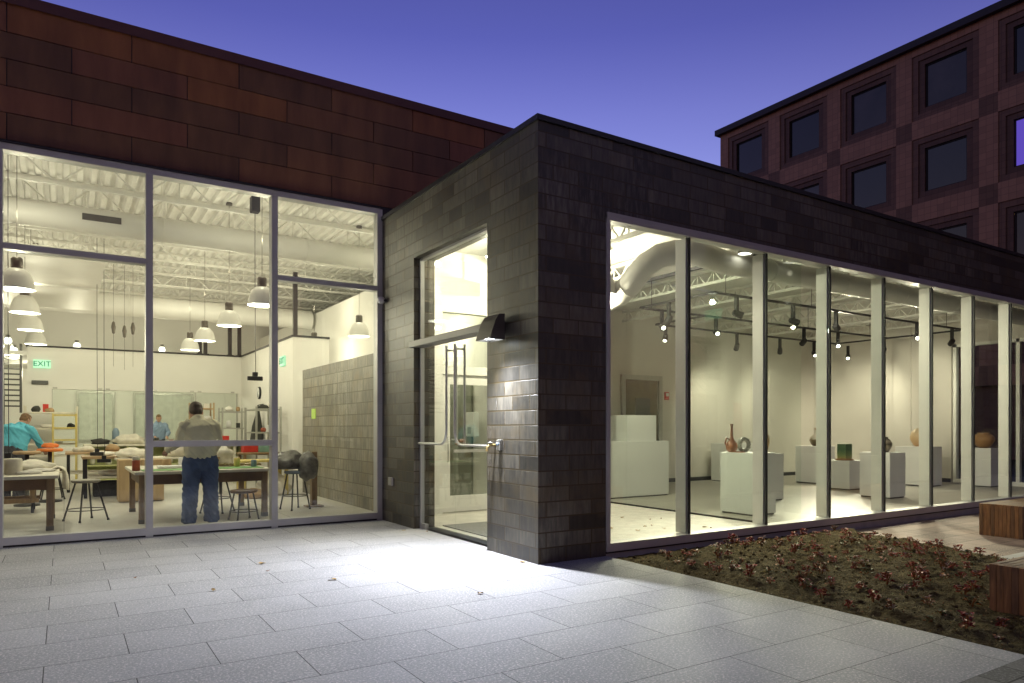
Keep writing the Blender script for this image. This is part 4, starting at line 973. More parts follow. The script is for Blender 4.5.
G_rust = glaze('rust_glaze', [(0.1, (0.36, 0.13, 0.05)), (0.5, (0.28, 0.09, 0.04)), (0.9, (0.16, 0.07, 0.04))])
G_cream = glaze('cream_glaze', [(0.0, (0.62, 0.36, 0.18)), (0.5, (0.72, 0.52, 0.30)), (1.0, (0.74, 0.60, 0.40))])
G_green = glaze('green_glaze', [(0.05, (0.42, 0.36, 0.16)), (0.25, (0.20, 0.26, 0.11)), (0.6, (0.06, 0.13, 0.07)), (1.0, (0.10, 0.16, 0.09))])
G_dark = glaze('striped_dark_glaze', [(0.0, (0.05, 0.04, 0.03)), (0.35, (0.28, 0.24, 0.17)), (0.5, (0.05, 0.045, 0.03)), (0.7, (0.30, 0.26, 0.19)), (0.9, (0.06, 0.05, 0.04))])
G_white = glaze('white_brown_glaze', [(0.0, (0.10, 0.07, 0.03)), (0.35, (0.16, 0.12, 0.06)), (0.42, (0.60, 0.55, 0.46)), (0.8, (0.66, 0.60, 0.52)), (1.0, (0.40, 0.28, 0.18))])
G_brown = glaze('brown_glaze', [(0.0, (0.28, 0.15, 0.06)), (0.6, (0.36, 0.20, 0.09)), (1.0, (0.30, 0.17, 0.08))])
G_grey = glaze('grey_stoneware', [(0.0, (0.18, 0.17, 0.14)), (0.5, (0.30, 0.29, 0.25)), (1.0, (0.14, 0.13, 0.11))])
def jug_extra(t, c):
    g = MB(); g.tube([c + Vector((-0.02, 0.0, 0.19)), c + Vector((-0.10, 0.02, 0.24)), c + Vector((-0.125, 0.03, 0.15)), c + Vector((-0.08, 0.02, 0.08))], 0.014, 8); g.build('handle', G_rust, t)
pot('long_necked_jug', [(0, 0), (0.05, 0.0), (0.085, 0.04), (0.10, 0.09), (0.085, 0.15), (0.045, 0.20), (0.024, 0.25), (0.02, 0.42), (0.028, 0.47), (0.02, 0.47), (0.014, 0.42), (0.0, 0.42)], (9.34, 7.90, 1.0), G_rust, 'rust-brown jug with a tall thin neck on the front plinth', jug_extra)
def ring_pot(c, label, m, r=0.10, tilt=0.3):
    t = thing('ring_vessel', c, label, 'pottery'); c = Vector(c); g = MB()
    pts = [c + Vector((r * math.cos(a) * 0.92, r * math.cos(a) * tilt, r + 0.03 + r * math.sin(a))) for a in [2 * math.pi * k / 20 for k in range(21)]]
    g.tube(pts, 0.034, 12, cap=False); g.lathe([(0, 0), (0.06, 0), (0.045, 0.03), (0, 0.035)], c, 16); g.build('ring', m, t)
    g = MB(); rr = random.Random(5)
    for k in range(14):
        a = 2 * math.pi * k / 14; g.blob(c + Vector((r * math.cos(a) * 0.92, r * math.cos(a) * tilt - 0.03, r + 0.03 + r * math.sin(a))), (0.022, 0.018, 0.022), None, k, 0.4, 1, False)
    g.build('knob_relief', m, t); return t
ring_pot((9.40, 7.70, 1.0), 'grey sculpted ring vessel right of the long-necked jug', G_grey, 0.095, -0.2)
q = atX(741, 447, 9.48); g = MB(); g.bbox(9.24, 9.32, 7.62, 7.76, 1.001, 1.02, 0.004); tag(g.build('clay_tile', G_rust), 'small flat clay tile lying in front of the grey ring vessel', 'tile')
pot('egg_vase', [(0, 0), (0.075, 0), (0.10, 0.06), (0.135, 0.18), (0.14, 0.27), (0.115, 0.36), (0.06, 0.40), (0.05, 0.405), (0.0, 0.37)], (11.5, 8.98, 0.91), G_cream, 'cream egg-shaped vase on the plinth behind the fin')
pot('bottle_vase', [(0, 0), (0.09, 0), (0.13, 0.06), (0.165, 0.15), (0.14, 0.24), (0.06, 0.29), (0.04, 0.34), (0.055, 0.38), (0.04, 0.43), (0.05, 0.47), (0.03, 0.47), (0, 0.42)], (16.22, 11.02, 0.94), G_white, 'white and brown double-necked bottle vase on the rear plinth')
gv = thing('square_vase', (15.12, 9.55, 0.66), 'square dark green glazed vase on the lowest plinth', 'pottery')
g = MB(); g.bbox(14.99, 15.25, 9.44, 9.66, 0.70, 1.04, 0.02); g.build('body', G_green, gv)
g = MB(); g.lathe([(0, 0.001), (0.19, 0.001), (0.205, 0.025), (0.16, 0.045), (0, 0.045)], (15.12, 9.55, 0.66), 24); g.build('foot', G_brown, gv)
pot('striped_vase', [(0, 0), (0.055, 0), (0.08, 0.04), (0.12, 0.12), (0.125, 0.18), (0.09, 0.25), (0.05, 0.28), (0.055, 0.31), (0.04, 0.31), (0, 0.27)], (14.03, 7.98, 0.91), G_dark, 'dark striped vase on the greenish plinth near the windows')
pot('moon_vase', [(0, 0), (0.08, 0), (0.12, 0.05), (0.18, 0.17), (0.185, 0.26), (0.15, 0.36), (0.08, 0.42), (0.05, 0.44), (0.04, 0.43), (0, 0.40)], (17.62, 9.2, 0.95), G_cream, 'cream round moon vase on the plinth by the end wall')
pot('bowl_jar', [(0, 0), (0.10, 0), (0.16, 0.06), (0.23, 0.17), (0.235, 0.24), (0.18, 0.32), (0.12, 0.335), (0.15, 0.36), (0.13, 0.37), (0, 0.33)], (18.68, 8.22, 0.92), G_brown, 'wide brown jar on the plinth before the dark end window')
# ================================================================== STUDIO FURNITURE
def rect_table(x0, x1, y0, y1, h, label, name='work_table', topm=None, legw=0.085, apron=0.15, over=0.06, topt=0.045, legm=None):
    t = thing(name, ((x0 + x1) / 2, (y0 + y1) / 2, 0), label, 'table', 'heavy work tables in the studio')
    g = MB(); g.bbox(x0, x1, y0, y1, h - topt, h, 0.008); g.build('tabletop', topm or M['tabletop'], t)
    a, b, c, d = x0 + over, x1 - over, y0 + over, y1 - over
    g = MB(); g.box(a + legw, b - legw, c + 0.02, c + 0.05, h - topt - apron, h - topt - 0.002); g.box(a + legw, b - legw, d - 0.05, d - 0.02, h - topt - apron, h - topt - 0.002)
    g.box(a + 0.02, a + 0.05, c + legw, d - legw, h - topt - apron, h - topt - 0.002); g.box(b - 0.05, b - 0.02, c + legw, d - legw, h - topt - apron, h - topt - 0.002)
    g.build('apron', M['wood_dark'], t)
    for (x, y) in ((a, c), (b - legw, c), (a, d - legw), (b - legw, d - legw)):
        g = MB(); g.bbox(x, x + legw, y, y + legw, 0.0, h - topt - 0.001, 0.006); l = g.build('leg', legm or M['wood_leg'], t)
        g = MB(); g.box(x - 0.004, x + legw + 0.004, y - 0.004, y + legw + 0.004, 0.0, 0.06); g.build('foot_cap', M['bronze'], l)
    return t
rect_table(-2.3, -0.06, 11.42, 13.15, 0.755, 'big pale-topped wooden work table cut by the left edge of the photo')
rect_table(0.86, 2.80, 11.50, 13.45, 0.76, 'wooden work table in front of the standing man, green mat on top')
# trestle with castors behind the left table
t = thing('castor_trolley', (-1.1, 14.2, 0), 'low wooden trolley on castors behind the left work table', 'trolley')
g = MB(); g.box(-1.75, -0.35, 14.0, 14.08, 0.17, 0.24); g.box(-1.75, -0.35, 14.6, 14.68, 0.17, 0.24); g.box(-1.7, -1.62, 14.08, 14.6, 0.17, 0.24); g.box(-0.48, -0.40, 14.08, 14.6, 0.17, 0.24); g.build('frame', M['wood_leg'], t)
g = MB(); g.bbox(-1.8, -0.3, 13.95, 14.73, 0.66, 0.70, 0.006); g.build('top', M['cream'], t)
for (x, y) in ((-1.7, 14.04), (-0.44, 14.04), (-1.7, 14.64), (-0.44, 14.64)):
    g = MB(); g.box(x - 0.035, x + 0.035, y - 0.035, y + 0.035, 0.24, 0.66); l = g.build('leg', M['wood_leg'], t)
    g = MB(); g.lathe([(0, -0.02), (0.06, -0.02), (0.06, 0.02), (0, 0.02)], (x, y, 0.06), 14, axis='x'); g.tube([(x, y, 0.06), (x, y, 0.17)], 0.015, 6); g.build('castor', M['rubber'], l)
def stool(name, h, r, spread, label, seatm, legm, ring=0.16, loc=(0, 0), rz=0, n=4, legr=0.013):
    t = thing(name, (0, 0, 0), label, 'stool', 'stools in the studio')
    g = MB(); g.lathe([(0, h - 0.045), (r * 0.9, h - 0.045), (r, h - 0.03), (r, h - 0.008), (r * 0.93, h), (0, h - 0.004)], n=28); g.build('seat', seatm, t)
    for k in range(n):
        a = 2 * math.pi * (k + 0.5) / n; ca, sa = math.cos(a), math.sin(a)
        g = MB(); g.tube([(r * 0.72 * ca, r * 0.72 * sa, h - 0.045), (spread * ca, spread * sa, 0.012)], legr, 8); l = g.build('leg', legm, t)
        g = MB(); g.lathe([(0, 0), (0.019, 0.0), (0.016, 0.03), (0, 0.03)], (spread * ca, spread * sa, 0), 8); g.build('foot', M['rubber'], l)
    k = ring / h; rr = spread + (r * 0.72 - spread) * k
    g = MB(); g.tube([(rr * math.cos(2 * math.pi * i / 28), rr * math.sin(2 * math.pi * i / 28), ring) for i in range(29)], 0.008, 6, cap=False); g.build('foot_ring', legm, t)
    t.location = (loc[0], loc[1], 0); t.rotation_euler.z = rz
    return t
M['stool_seat'] = mat('worn_seat', (0.34, 0.32, 0.26), 0.6, var=0.25)
M['stool_leg'] = mat('dark_tube_steel', (0.06, 0.058, 0.05), 0.4, 0.5, var=0.2)
M['seat_blue'] = mat('blue_grey_seat', (0.17, 0.22, 0.28), 0.5, var=0.15)
stool('stool', 0.62, 0.195, 0.30, 'tall steel stool with round pale seat standing alone in the left pane', M['stool_seat'], M['stool_leg'], 0.17, (0.28, 12.45), 0.5)
stool('stool', 0.46, 0.20, 0.23, 'low wood-seated stool under the right end of the table beside the man', M['wood_dark'], M['stool_leg'], 0.14, (2.31, 11.25), 0.2)
stool('stool', 0.62, 0.175, 0.27, 'steel stool half hidden behind the man under his work table', M['stool_seat'], M['stool_leg'], 0.24, (2.15, 12.5), 0.9)
stool('stool', 0.66, 0.185, 0.25, 'blue-seated steel stool carrying a plastic bundle beside the brick wall', M['seat_blue'], M['stool_leg'], 0.24, (3.36, 12.25), 0.3)
stool('stool', 0.60, 0.18, 0.27, 'dark steel stool farther back between two work tables', M['wood_dark'], M['stool_leg'], 0.2, (-0.2, 16.6), 0.1)
# plastic-wrapped bundle and bag on the blue stool
g = MB(); g.blob((3.28, 12.3, 0.80), (0.30, 0.2, 0.19), M['plastic_bag'], 3, 0.35); g.blob((3.55, 12.12, 0.74), (0.17, 0.15, 0.24), M['plastic_bag'], 9, 0.3, squash_bottom=False)
tag(g.build('plastic_bundle', M['plastic_bag']), 'crumpled grey plastic bundle sagging off the blue stool', 'bag')
g = MB(); g.bbox(3.70, 3.80, 12.42, 12.54, 0.001, 0.98, 0.01); g.bbox(3.60, 3.90, 12.36, 12.60, 0.0005, 0.03, 0.01)
tag(g.build('wooden_post_stand', M['wood_leg']), 'short wooden stand just right of the plastic bundle', 'stand')
# steel-legged worktables further back
def steel_table(x0, x1, y0, y1, h, label, shelf=0.42):
    t = thing('steel_leg_table', ((x0 + x1) / 2, (y0 + y1) / 2, 0), label, 'table', 'brown-topped tables with steel legs')
    g = MB(); g.bbox(x0, x1, y0, y1, h - 0.05, h, 0.006); g.build('tabletop', M['wood_top'], t)
    for x in (x0 + 0.03, x1 - 0.09):
        for y in (y0 + 0.03, y1 - 0.09):
            g = MB(); g.box(x, x + 0.06, y, y + 0.06, 0, h - 0.051); g.build('leg', M['black'], t)
    g = MB(); g.box(x0 + 0.05, x1 - 0.05, y0 + 0.06, y1 - 0.06, shelf - 0.03, shelf); g.build('shelf', M['cream'], t)
    return t
steel_table(0.30, 1.42, 16.3, 17.4, 0.83, 'brown-topped steel table behind the single stool')
steel_table(0.02, 1.25, 18.0, 19.2, 0.87, 'second brown-topped steel table, farther back and to the left')
g = MB()
for k, (x, y, w, d, h) in enumerate(((0.5, 16.6, 0.5, 0.5, 0.30), (1.05, 16.7, 0.3, 0.4, 0.24))): g.bbox(x, x + w, y, y + d, 0.002, h, 0.02)
tag(g.build('storage_crate', M['dark_cloth']), 'dark storage crates under the brown-topped table', 'crate')
t = thing('plywood_cabinet', (1.2, 15.4, 0), 'plain plywood cabinet seen under the work table, left of the man', 'cabinet')
g = MB(); g.bbox(0.86, 1.62, 15.0, 15.6, 0.02, 0.80, 0.006); g.build('carcass', M['ply'], t); g = MB(); g.box(0.88, 1.225, 14.985, 14.998, 0.06, 0.77); g.build('door', M['ply'], t); g = MB(); g.box(1.235, 1.60, 14.985, 14.998, 0.06, 0.77); g.build('door', M['ply'], t)
g = MB(); g.bbox(0.86, 2.9, 15.9, 16.8, 0.76, 0.80, 0.006, M['tabletop']); 
for x in (0.95, 2.78):
    for y in (15.95, 16.7): g.box(x, x + 0.06, y, y + 0.06, 0, 0.759, M['stool_leg'])
t = thing('work_bench', (1.9, 16.35, 0), 'pale bench behind the man, heaped with bags and clay boxes', 'table'); g.build('bench_frame', None, t)
# small turntable stands with an orange bat
for (u, v, y, m, lb) in ((50, 448.5, 16.0, M['orange'], 'small stand with an orange disc on top'), (27, 451, 15.4, M['wood_top'], 'small stand with a brown disc beside the orange one')):
    q = atY(u, v, y); t = thing('turntable_stand', (q.x, q.y, 0), lb, 'stand')
    g = MB(); g.lathe([(0, 0), (0.2, 0), (0.2, 0.03), (0.05, 0.05), (0.035, 0.1), (0.035, q.z - 0.06), (0, q.z - 0.06)], (q.x, q.y, 0), 18); g.build('pedestal', M['stool_leg'], t)
    g = MB(); g.lathe([(0, q.z - 0.058), (0.2, q.z - 0.058), (0.22, q.z - 0.03), (0.2, q.z), (0, q.z)], (q.x, q.y, 0), 24); g.build('disc', m, t)
    if m is M['orange']:
        g = MB(); g.blob((q.x, q.y, q.z + 0.05), (0.13, 0.1, 0.06), m, 4, 0.3); tag(g.build('orange_lump', M['orange']), 'lump of orange plastic on the orange-topped stand', 'bag')
# things on the left table
for k, (x, y, s, sd, lb) in enumerate(((-0.42, 12.9, (0.26, 0.22, 0.10), 1, 'cream canvas heap at the right corner of the left table'), (-0.95, 12.3, (0.2, 0.2, 0.16), 2, 'round cream canvas bundle behind the olive crock'))):
    g = MB(); g.blob((x, y, 0.755 + s[2] * 0.55), s, M['cream'], sd, 0.4); tag(g.build('canvas_bundle', M['cream']), lb, 'canvas')
g = MB(); g.lathe([(0, 0), (0.10, 0), (0.125, 0.05), (0.13, 0.16), (0.10, 0.22), (0.11, 0.235), (0.09, 0.235), (0, 0.2)], (-0.83, 11.85, 0.756), 24); tag(g.build('crock', M['olive']), 'olive stoneware crock at the left edge of the photo', 'pottery')
g = MB(); g.lathe([(0, 0), (0.10, 0), (0.11, 0.02), (0.11, 0.2), (0.10, 0.22), (0, 0.22)], (-0.60, 12.0, 0.756), 22); tag(g.build('white_tub', M['cream']), 'cream tub just right of the olive crock', 'tub')
for k, (x, y, a) in enumerate(((-0.45, 12.0, 0.2), (-0.28, 12.55, 0.9))):
    g = MB(); g.blob((x, y, 0.775), (0.19, 0.13, 0.030), M['porcelain'], 20 + k, 0.25); tag(g.build('clay_slab', M['porcelain']), ['flat piece of white clay near the front of the left table', 'flat piece of white clay further back on the left table'][k], 'clay')
g = MB(); vs = []; fs = []
for i in range(13):
    for j in range(9):
        x = -0.30 + 0.42 * i / 12; y = 14.1 + 0.5 * j / 8; ov = max(0, x - 0.0)
        vs.append((min(x, 0.02 + 0.05 * math.sin(j)), y, 0.72 - ov * 3.0 + 0.02 * math.sin(i * 1.3 + j)))
for i in range(12):
    for j in range(8): fs.append((i * 9 + j, i * 9 + j + 1, (i + 1) * 9 + j + 1, (i + 1) * 9 + j))
g.add(vs, fs, M['cream'], True); o = g.build('draped_canvas', M['cream'], fix=False); md = o.modifiers.new('s', 'SOLIDIFY'); md.thickness = 0.012
tag(o, 'cream canvas sheet draped over the trolley behind the left table', 'canvas')
# things on the man's table
g = MB(); g.bbox(0.98, 1.62, 11.66, 12.1, 0.761, 0.768, 0.002); tag(g.build('cutting_mat', M['green_cloth']), 'bright green cutting mat on the table left of the man', 'mat')
g = MB(); g.bbox(2.0, 2.72, 11.7, 12.2, 0.761, 0.768, 0.002); tag(g.build('cutting_mat', M['green_cloth']), 'green cutting mat on the table right of the man', 'mat')
t = thing('glaze_jar', (0.93, 11.62, 0.76), 'tall jar of rust-red glaze with a pale lid beside the window mullion', 'jar')
q = Vector((0.905, 11.85, 0.762)); g = MB(); g.lathe([(0, 0), (0.05, 0), (0.055, 0.01), (0.055, 0.15), (0.05, 0.16), (0, 0.16)], q, 20); g.build('body', M['amber'], t); g = MB(); g.lathe([(0, 0.161), (0.05, 0.161), (0.052, 0.21), (0.04, 0.22), (0, 0.22)], q, 20); g.build('lid', M['cream'], t)
for (x, y, r, h, m, lb) in ((2.40, 12.2, 0.05, 0.15, M['yellow_wood'], 'yellow pot standing on the table near the mullion'), (2.62, 12.0, 0.045, 0.12, M['bluebin'], 'grey-blue cup at the right end of the man\'s table'), (1.62, 12.6, 0.05, 0.16, M['plinth'], 'white bottle on the table left of the man'), (1.42, 12.75, 0.07, 0.13, M['card'], 'brown box-like pot on the table left of the man')):
    g = MB(); g.lathe([(0, 0), (r * 0.8, 0), (r, h * 0.2), (r * 0.95, h * 0.9), (r * 0.8, h), (r * 0.7, h), (r * 0.7, h * 0.5), (0, h * 0.5)], (x, y, 0.761), 20); tag(g.build('pot', m), lb, 'pottery')
g = MB(); g.blob((2.22, 12.75, 0.90), (0.24, 0.2, 0.2), M['cream'], 31, 0.4); tag(g.build('clay_bag', M['cream']), 'large crumpled cream bag on the table right of the man', 'bag')
g = MB(); g.prism([(1.98, 0.761), (2.1, 0.761), (2.16, 0.92), (2.04, 0.95)], 12.3, 12.5, 'y'); tag(g.build('cardboard_flap', M['card']), 'leaning brown cardboard piece right beside the man', 'cardboard')
g = MB()
for k in range(5): g.blob((2.25 + 0.13 * k, 12.45 - 0.05 * (k % 2), 0.785), (0.08, 0.06, 0.03), M['olive'], 40 + k, 0.5, 2)
tag(g.build('tool_heap', M['olive']), 'low heap of olive scraps on the right cutting mat', 'scraps')
for (x, y, s, sd, m, lb) in ((1.2, 16.2, (0.3, 0.22, 0.12), 51, M['cream'], 'white paper heap on the rear bench, left end'), (2.1, 16.3, (0.3, 0.25, 0.22), 52, M['cream'], 'cream sack on the rear bench behind the man'), (2.6, 16.4, (0.2, 0.2, 0.18), 53, M['card'], 'brown sack at the right end of the rear bench')):
    g = MB(); g.blob((x, y, 0.80 + s[2] * 0.55), s, m, sd, 0.4); tag(g.build('sack', m), lb, 'bag')
# rear counter with pale green doors and pottery
t = thing('rear_counter', (2.0, 21.2, 0), 'long pale green counter under the back room glazing', 'counter')
g = MB(); g.bbox(0.42, 4.3, 20.75, 21.5, 0.93, 0.98, 0.006); g.build('countertop', M['tabletop'], t)
g = MB(); g.box(0.45, 4.28, 21.42, 21.48, 0.0, 0.929); g.box(0.45, 4.28, 20.85, 21.42, 0.42, 0.45); g.box(0.45, 4.28, 20.85, 21.42, 0.06, 0.09)
for x in (0.45, 1.38, 2.3, 3.2, 4.22): g.box(x, x + 0.05, 20.82, 21.42, 0.0, 0.929)
g.build('shelving', M['green_cab'], t)
rr = random.Random(3)
names = ['white cone-shaped pot', 'small white bowl', 'round white pot', 'pale stoneware cup', 'white lidded jar', 'low white dish', 'tall white bottle', 'squat white vase', 'white mug', 'white beaker']
for k in range(10):
    x = 0.62 + 0.36 * k; r = rr.uniform(0.05, 0.10); h = rr.uniform(0.08, 0.24) if k else 0.24
    prof = [(0, 0), (r * 0.7, 0), (r, h * 0.35), (r * rr.uniform(0.5, 1.0), h * 0.8), (r * rr.uniform(0.2, 0.8), h), (0, h * 0.98)]
    g = MB(); g.lathe(prof, (x, 21.1, 0.451), 18); tag(g.build('pot', M['porcelain']), names[k] + ' on the shelf of the pale green rear counter', 'pottery', 'white pots on the rear counter shelf')
for (x, s, sd, m, lb) in ((1.45, (0.34, 0.2, 0.17), 61, M['cream'], 'big white paper mound on the rear counter'), (0.8, (0.2, 0.16, 0.09), 62, M['dark_cloth'], 'dark cloth bundle on the rear counter, left end')):
    g = MB(); g.blob((x, 21.1, 0.98 + s[2] * 0.55), s, m, sd, 0.4); tag(g.build('bundle', m), lb, 'bundle')
g = MB(); g.lathe([(0, 0), (0.07, 0), (0.085, 0.1), (0.085, 0.32), (0.05, 0.40), (0.03, 0.42), (0, 0.42)], (1.15, 21.25, 0.981), 18); tag(g.build('water_jug', M['bluebin']), 'blue-grey water jug on the rear counter', 'jug')
for (x, h, m, lb) in ((2.1, 0.16, M['stool_leg'], 'dark tin on the rear counter'), (2.45, 0.10, M['amber'], 'small red-brown tin on the rear counter'), (3.5, 0.14, M['cream'], 'cream tin at the right end of the rear counter')):
    g = MB(); g.lathe([(0, 0), (0.06, 0), (0.06, h - 0.02), (0.055, h), (0, h)], (x, 21.1, 0.981), 16); tag(g.build('tin', m), lb, 'tin')
# shelving units
def rack(x0, x1, y0, y1, h, levels, label, postm, shelfm, name='shelf_rack', wire=False, group=None):
    t = thing(name, ((x0 + x1) / 2, (y0 + y1) / 2, 0), label, 'shelf', group)
    for (x, y) in ((x0, y0), (x1, y0), (x0, y1), (x1, y1)):
        g = MB(); g.box(x - 0.02, x + 0.02, y - 0.02, y + 0.02, 0, h); g.build('post', postm, t)
    for z in levels:
        g = MB()
        if wire:
            n = 8
            for k in range(n + 1): g.box(x0 + (x1 - x0) * k / n - 0.006, x0 + (x1 - x0) * k / n + 0.006, y0, y1, z - 0.012, z)
            g.box(x0, x1, y0 - 0.012, y0 + 0.012, z - 0.03, z + 0.005); g.box(x0, x1, y1 - 0.012, y1 + 0.012, z - 0.03, z + 0.005)
        else: g.bbox(x0 + 0.001, x1 - 0.001, y0 + 0.001, y1 - 0.001, z - 0.04, z, 0.004)
        g.build('shelf', shelfm, t)
    return t
q0, q1 = atY(25, 430, 21.3).x, atY(77, 430, 21.3).x
rack(q0, q1, 21.0, 21.6, 1.95, (0.3, 0.72, 1.02, 1.40, 1.80), 'cream rack of shelves under the exit sign, left of the counter', M['tabletop'], M['cream'])
qa, qb = atY(53, 430, 20.95).x, atY(76, 430, 20.95).x
rack(qa, qb, 20.78, 20.96, 1.76, (1.12, 1.42, 1.74), 'yellow-green wooden frame standing before the cream rack', M['yellow_wood'], M['yellow_wood'], 'pine_rack')
rr = random.Random(8)
for k in range(9):
    lv = (0.72, 1.02, 1.40, 1.80)[k % 4]; x = q0 + 0.12 + (q1 - q0 - 0.25) * rr.random()
    m = [M['cream'], M['porcelain'], M['dark_cloth'], M['card'], M['cream']][k % 5]
    g = MB(); s = (rr.uniform(0.08, 0.17), 0.12, rr.uniform(0.05, 0.10)); g.blob((x, 21.25, lv + s[2] * 0.55), s, m, 70 + k, 0.35, 2)
    tag(g.build('shelf_bundle', m), '%s bundle on the %s shelf of the cream rack, number varies by colour and place %s' % (['cream', 'white', 'dark', 'brown', 'pale'][k % 5], ['lowest visible', 'second', 'third', 'top'][k % 4], ['far left', 'left', 'centre', 'right', 'far right'][k % 5]) if False else '%s bundle on the %s shelf of the cream rack' % (['cream', 'white', 'dark', 'brown', 'pale', 'rumpled cream', 'rounded white', 'flattened dark', 'boxy brown'][k], ['lowest', 'second', 'third', 'top'][k % 4]), 'bundle', 'bundles on the cream rack')
g = MB(); g.box(-0.45, -0.33, 21.2, 21.3, 1.801, 2.0); tag(g.build('red_box', M['red']), 'small red box standing on top of the cream rack', 'box')
# right-hand shelving against the side wall and beyond the brick wall
rack(2.95, 3.5, 20.9, 21.4, 2.1, (0.98, 1.3, 1.62, 1.95), 'bamboo-coloured shelf behind the man, right of his shoulder', M['ply'], M['ply'], 'wooden_shelf')
rack(3.6, 4.2, 20.2, 20.7, 1.95, (0.5, 0.95, 1.4, 1.85), 'chrome wire rack in the corner left of the wall clock', M['galv'], M['galv'], 'wire_rack', True, 'chrome wire racks')
rack(3.75, 4.3, 16.9, 18.1, 1.9, (0.3, 0.8, 1.3, 1.85), 'chrome wire rack along the white side wall below the exit sign', M['galv'], M['galv'], 'wire_rack', True, 'chrome wire racks')
rack(4.85, 5.7, 15.75, 16.2, 1.95, (0.3, 0.85, 1.4, 1.9), 'chrome wire rack behind the end of the low brick wall', M['galv'], M['galv'], 'wire_rack', True, 'chrome wire racks')
for (x, y, z, w, h, m, lb) in ((3.35, 19.0, 0.98, 0.2, 0.22, M['red'], 'tall red box right of the man at shelf height'), (3.12, 19.05, 0.98, 0.12, 0.26, M['red'], 'narrow red box beside a wider one, right of the man'), (3.4, 16.6, 0.85, 0.34, 0.17, M['red'], 'low red tray behind the man\'s table'), (3.72, 16.5, 0.85, 0.26, 0.26, M['teal'], 'grey-green bin beside the low red tray')):
    g = MB(); g.bbox(x, x + w, y, y + 0.25, z + 0.001, z + h, 0.012); tag(g.build('storage_box', m), lb, 'box')
t = thing('side_bench', (3.5, 18, 0), 'pale bench along the right wall carrying the red boxes', 'table')
g = MB(); g.bbox(2.98, 3.7, 18.7, 19.5, 0.94, 0.98, 0.005); g.box(3.02, 3.08, 18.75, 18.81, 0, 0.939); g.box(3.6, 3.66, 18.75, 18.81, 0, 0.939); g.box(3.02, 3.08, 19.4, 19.46, 0, 0.939); g.box(3.6, 3.66, 19.4, 19.46, 0, 0.939); g.build('bench_frame', M['tabletop'], t)
t = thing('low_bench', (3.6, 16.6, 0), 'low bench behind the man\'s table carrying the red tray', 'table')
g = MB(); g.bbox(3.3, 4.1, 16.2, 16.85, 0.81, 0.85, 0.005); g.box(3.33, 3.39, 16.23, 16.29, 0, 0.809); g.box(4.0, 4.06, 16.23, 16.29, 0, 0.809); g.box(3.33, 3.39, 16.75, 16.81, 0, 0.809); g.box(4.0, 4.06, 16.75, 16.81, 0, 0.809); g.build('bench_frame', M['wood_leg'], t)
# small things on the racks
rr = random.Random(44)
def shelf_item(x, y, z, m, label, k):
    g = MB()
    if k % 3 == 0: r = rr.uniform(0.05, 0.09); h = rr.uniform(0.10, 0.2); g.lathe([(0, 0), (r * 0.7, 0), (r, h * 0.4), (r * 0.8, h * 0.85), (r * 0.6, h), (0, h * 0.97)], (x, y, z), 16)
    elif k % 3 == 1: w_ = rr.uniform(0.08, 0.15); h = rr.uniform(0.09, 0.2); g.bbox(x - w_ / 2, x + w_ / 2, y - 0.08, y + 0.08, z, z + h, 0.008)
    else: s_ = (rr.uniform(0.09, 0.14), 0.1, rr.uniform(0.05, 0.09)); g.blob((x, y, z + s_[2] * 0.55), s_, None, k + 200, 0.4, 2)
    tag(g.build(('jar', 'carton', 'wrapped_piece')[k % 3], m), label, ('jar', 'box', 'bundle')[k % 3])
where = [((3.1, 21.15), (0.98, 1.3, 1.62, 1.95), 'the bamboo-coloured shelf'), ((3.8, 20.4), (0.5, 0.95, 1.4, 1.85), 'the corner wire rack left of the clock'), ((4.02, 17.4), (0.8, 1.3, 1.85), 'the wire rack below the exit sign'), ((5.2, 15.95), (0.85, 1.4, 1.9), 'the wire rack behind the brick wall')]
lv = ('lowest shelf', 'second shelf', 'third shelf', 'top shelf'); k = 0
cols = [('white', M['porcelain']), ('brown', M['card']), ('cream', M['cream']), ('grey', M['galv']), ('rust', M['amber']), ('pale', M['plinth']), ('dark', M['dark_cloth'])]
for (x, y), zs_, nm in where:
    for li, z in enumerate(zs_):
        for j in range(2):
            cn, cm = cols[k % 7]; shelf_item(x + 0.24 * j, y + (0.35 * j if 'exit' in nm else 0), z + 0.006, cm, '%s %s on the %s of %s' % (cn, ('jar', 'carton', 'wrapped piece')[k % 3], lv[li], nm), k); k += 1
# clay bags and boards lying on the back tables
for (x, y, z, s_, m, lb) in ((0.65, 16.8, 0.83, (0.22, 0.16, 0.06), M['porcelain'], 'white clay lump on the nearer brown-topped table'), (1.15, 16.9, 0.83, (0.16, 0.14, 0.10), M['cream'], 'cream bag on the nearer brown-topped table'), (0.4, 18.5, 0.87, (0.2, 0.15, 0.08), M['cream'], 'cream bag on the farther brown-topped table'), (0.95, 18.6, 0.87, (0.15, 0.14, 0.11), M['card'], 'brown bag on the farther brown-topped table'), (0.85, 16.75, 0.42, (0.25, 0.2, 0.08), M['porcelain'], 'white sack on the lower shelf of the nearer brown-topped table')):
    g = MB(); g.blob((x, y, z + s_[2] * 0.55), s_, m, int(x * 100), 0.4, 2); tag(g.build('clay_bag', m), lb, 'bag')
# sketches pinned under the counter glass and a white cloth on the man's table
g = MB(); g.bbox(1.25, 1.62, 12.25, 12.55, 0.761, 0.80, 0.01); tag(g.build('paper_stack', M['plinth']), 'stack of white paper on the table left of the man', 'paper')
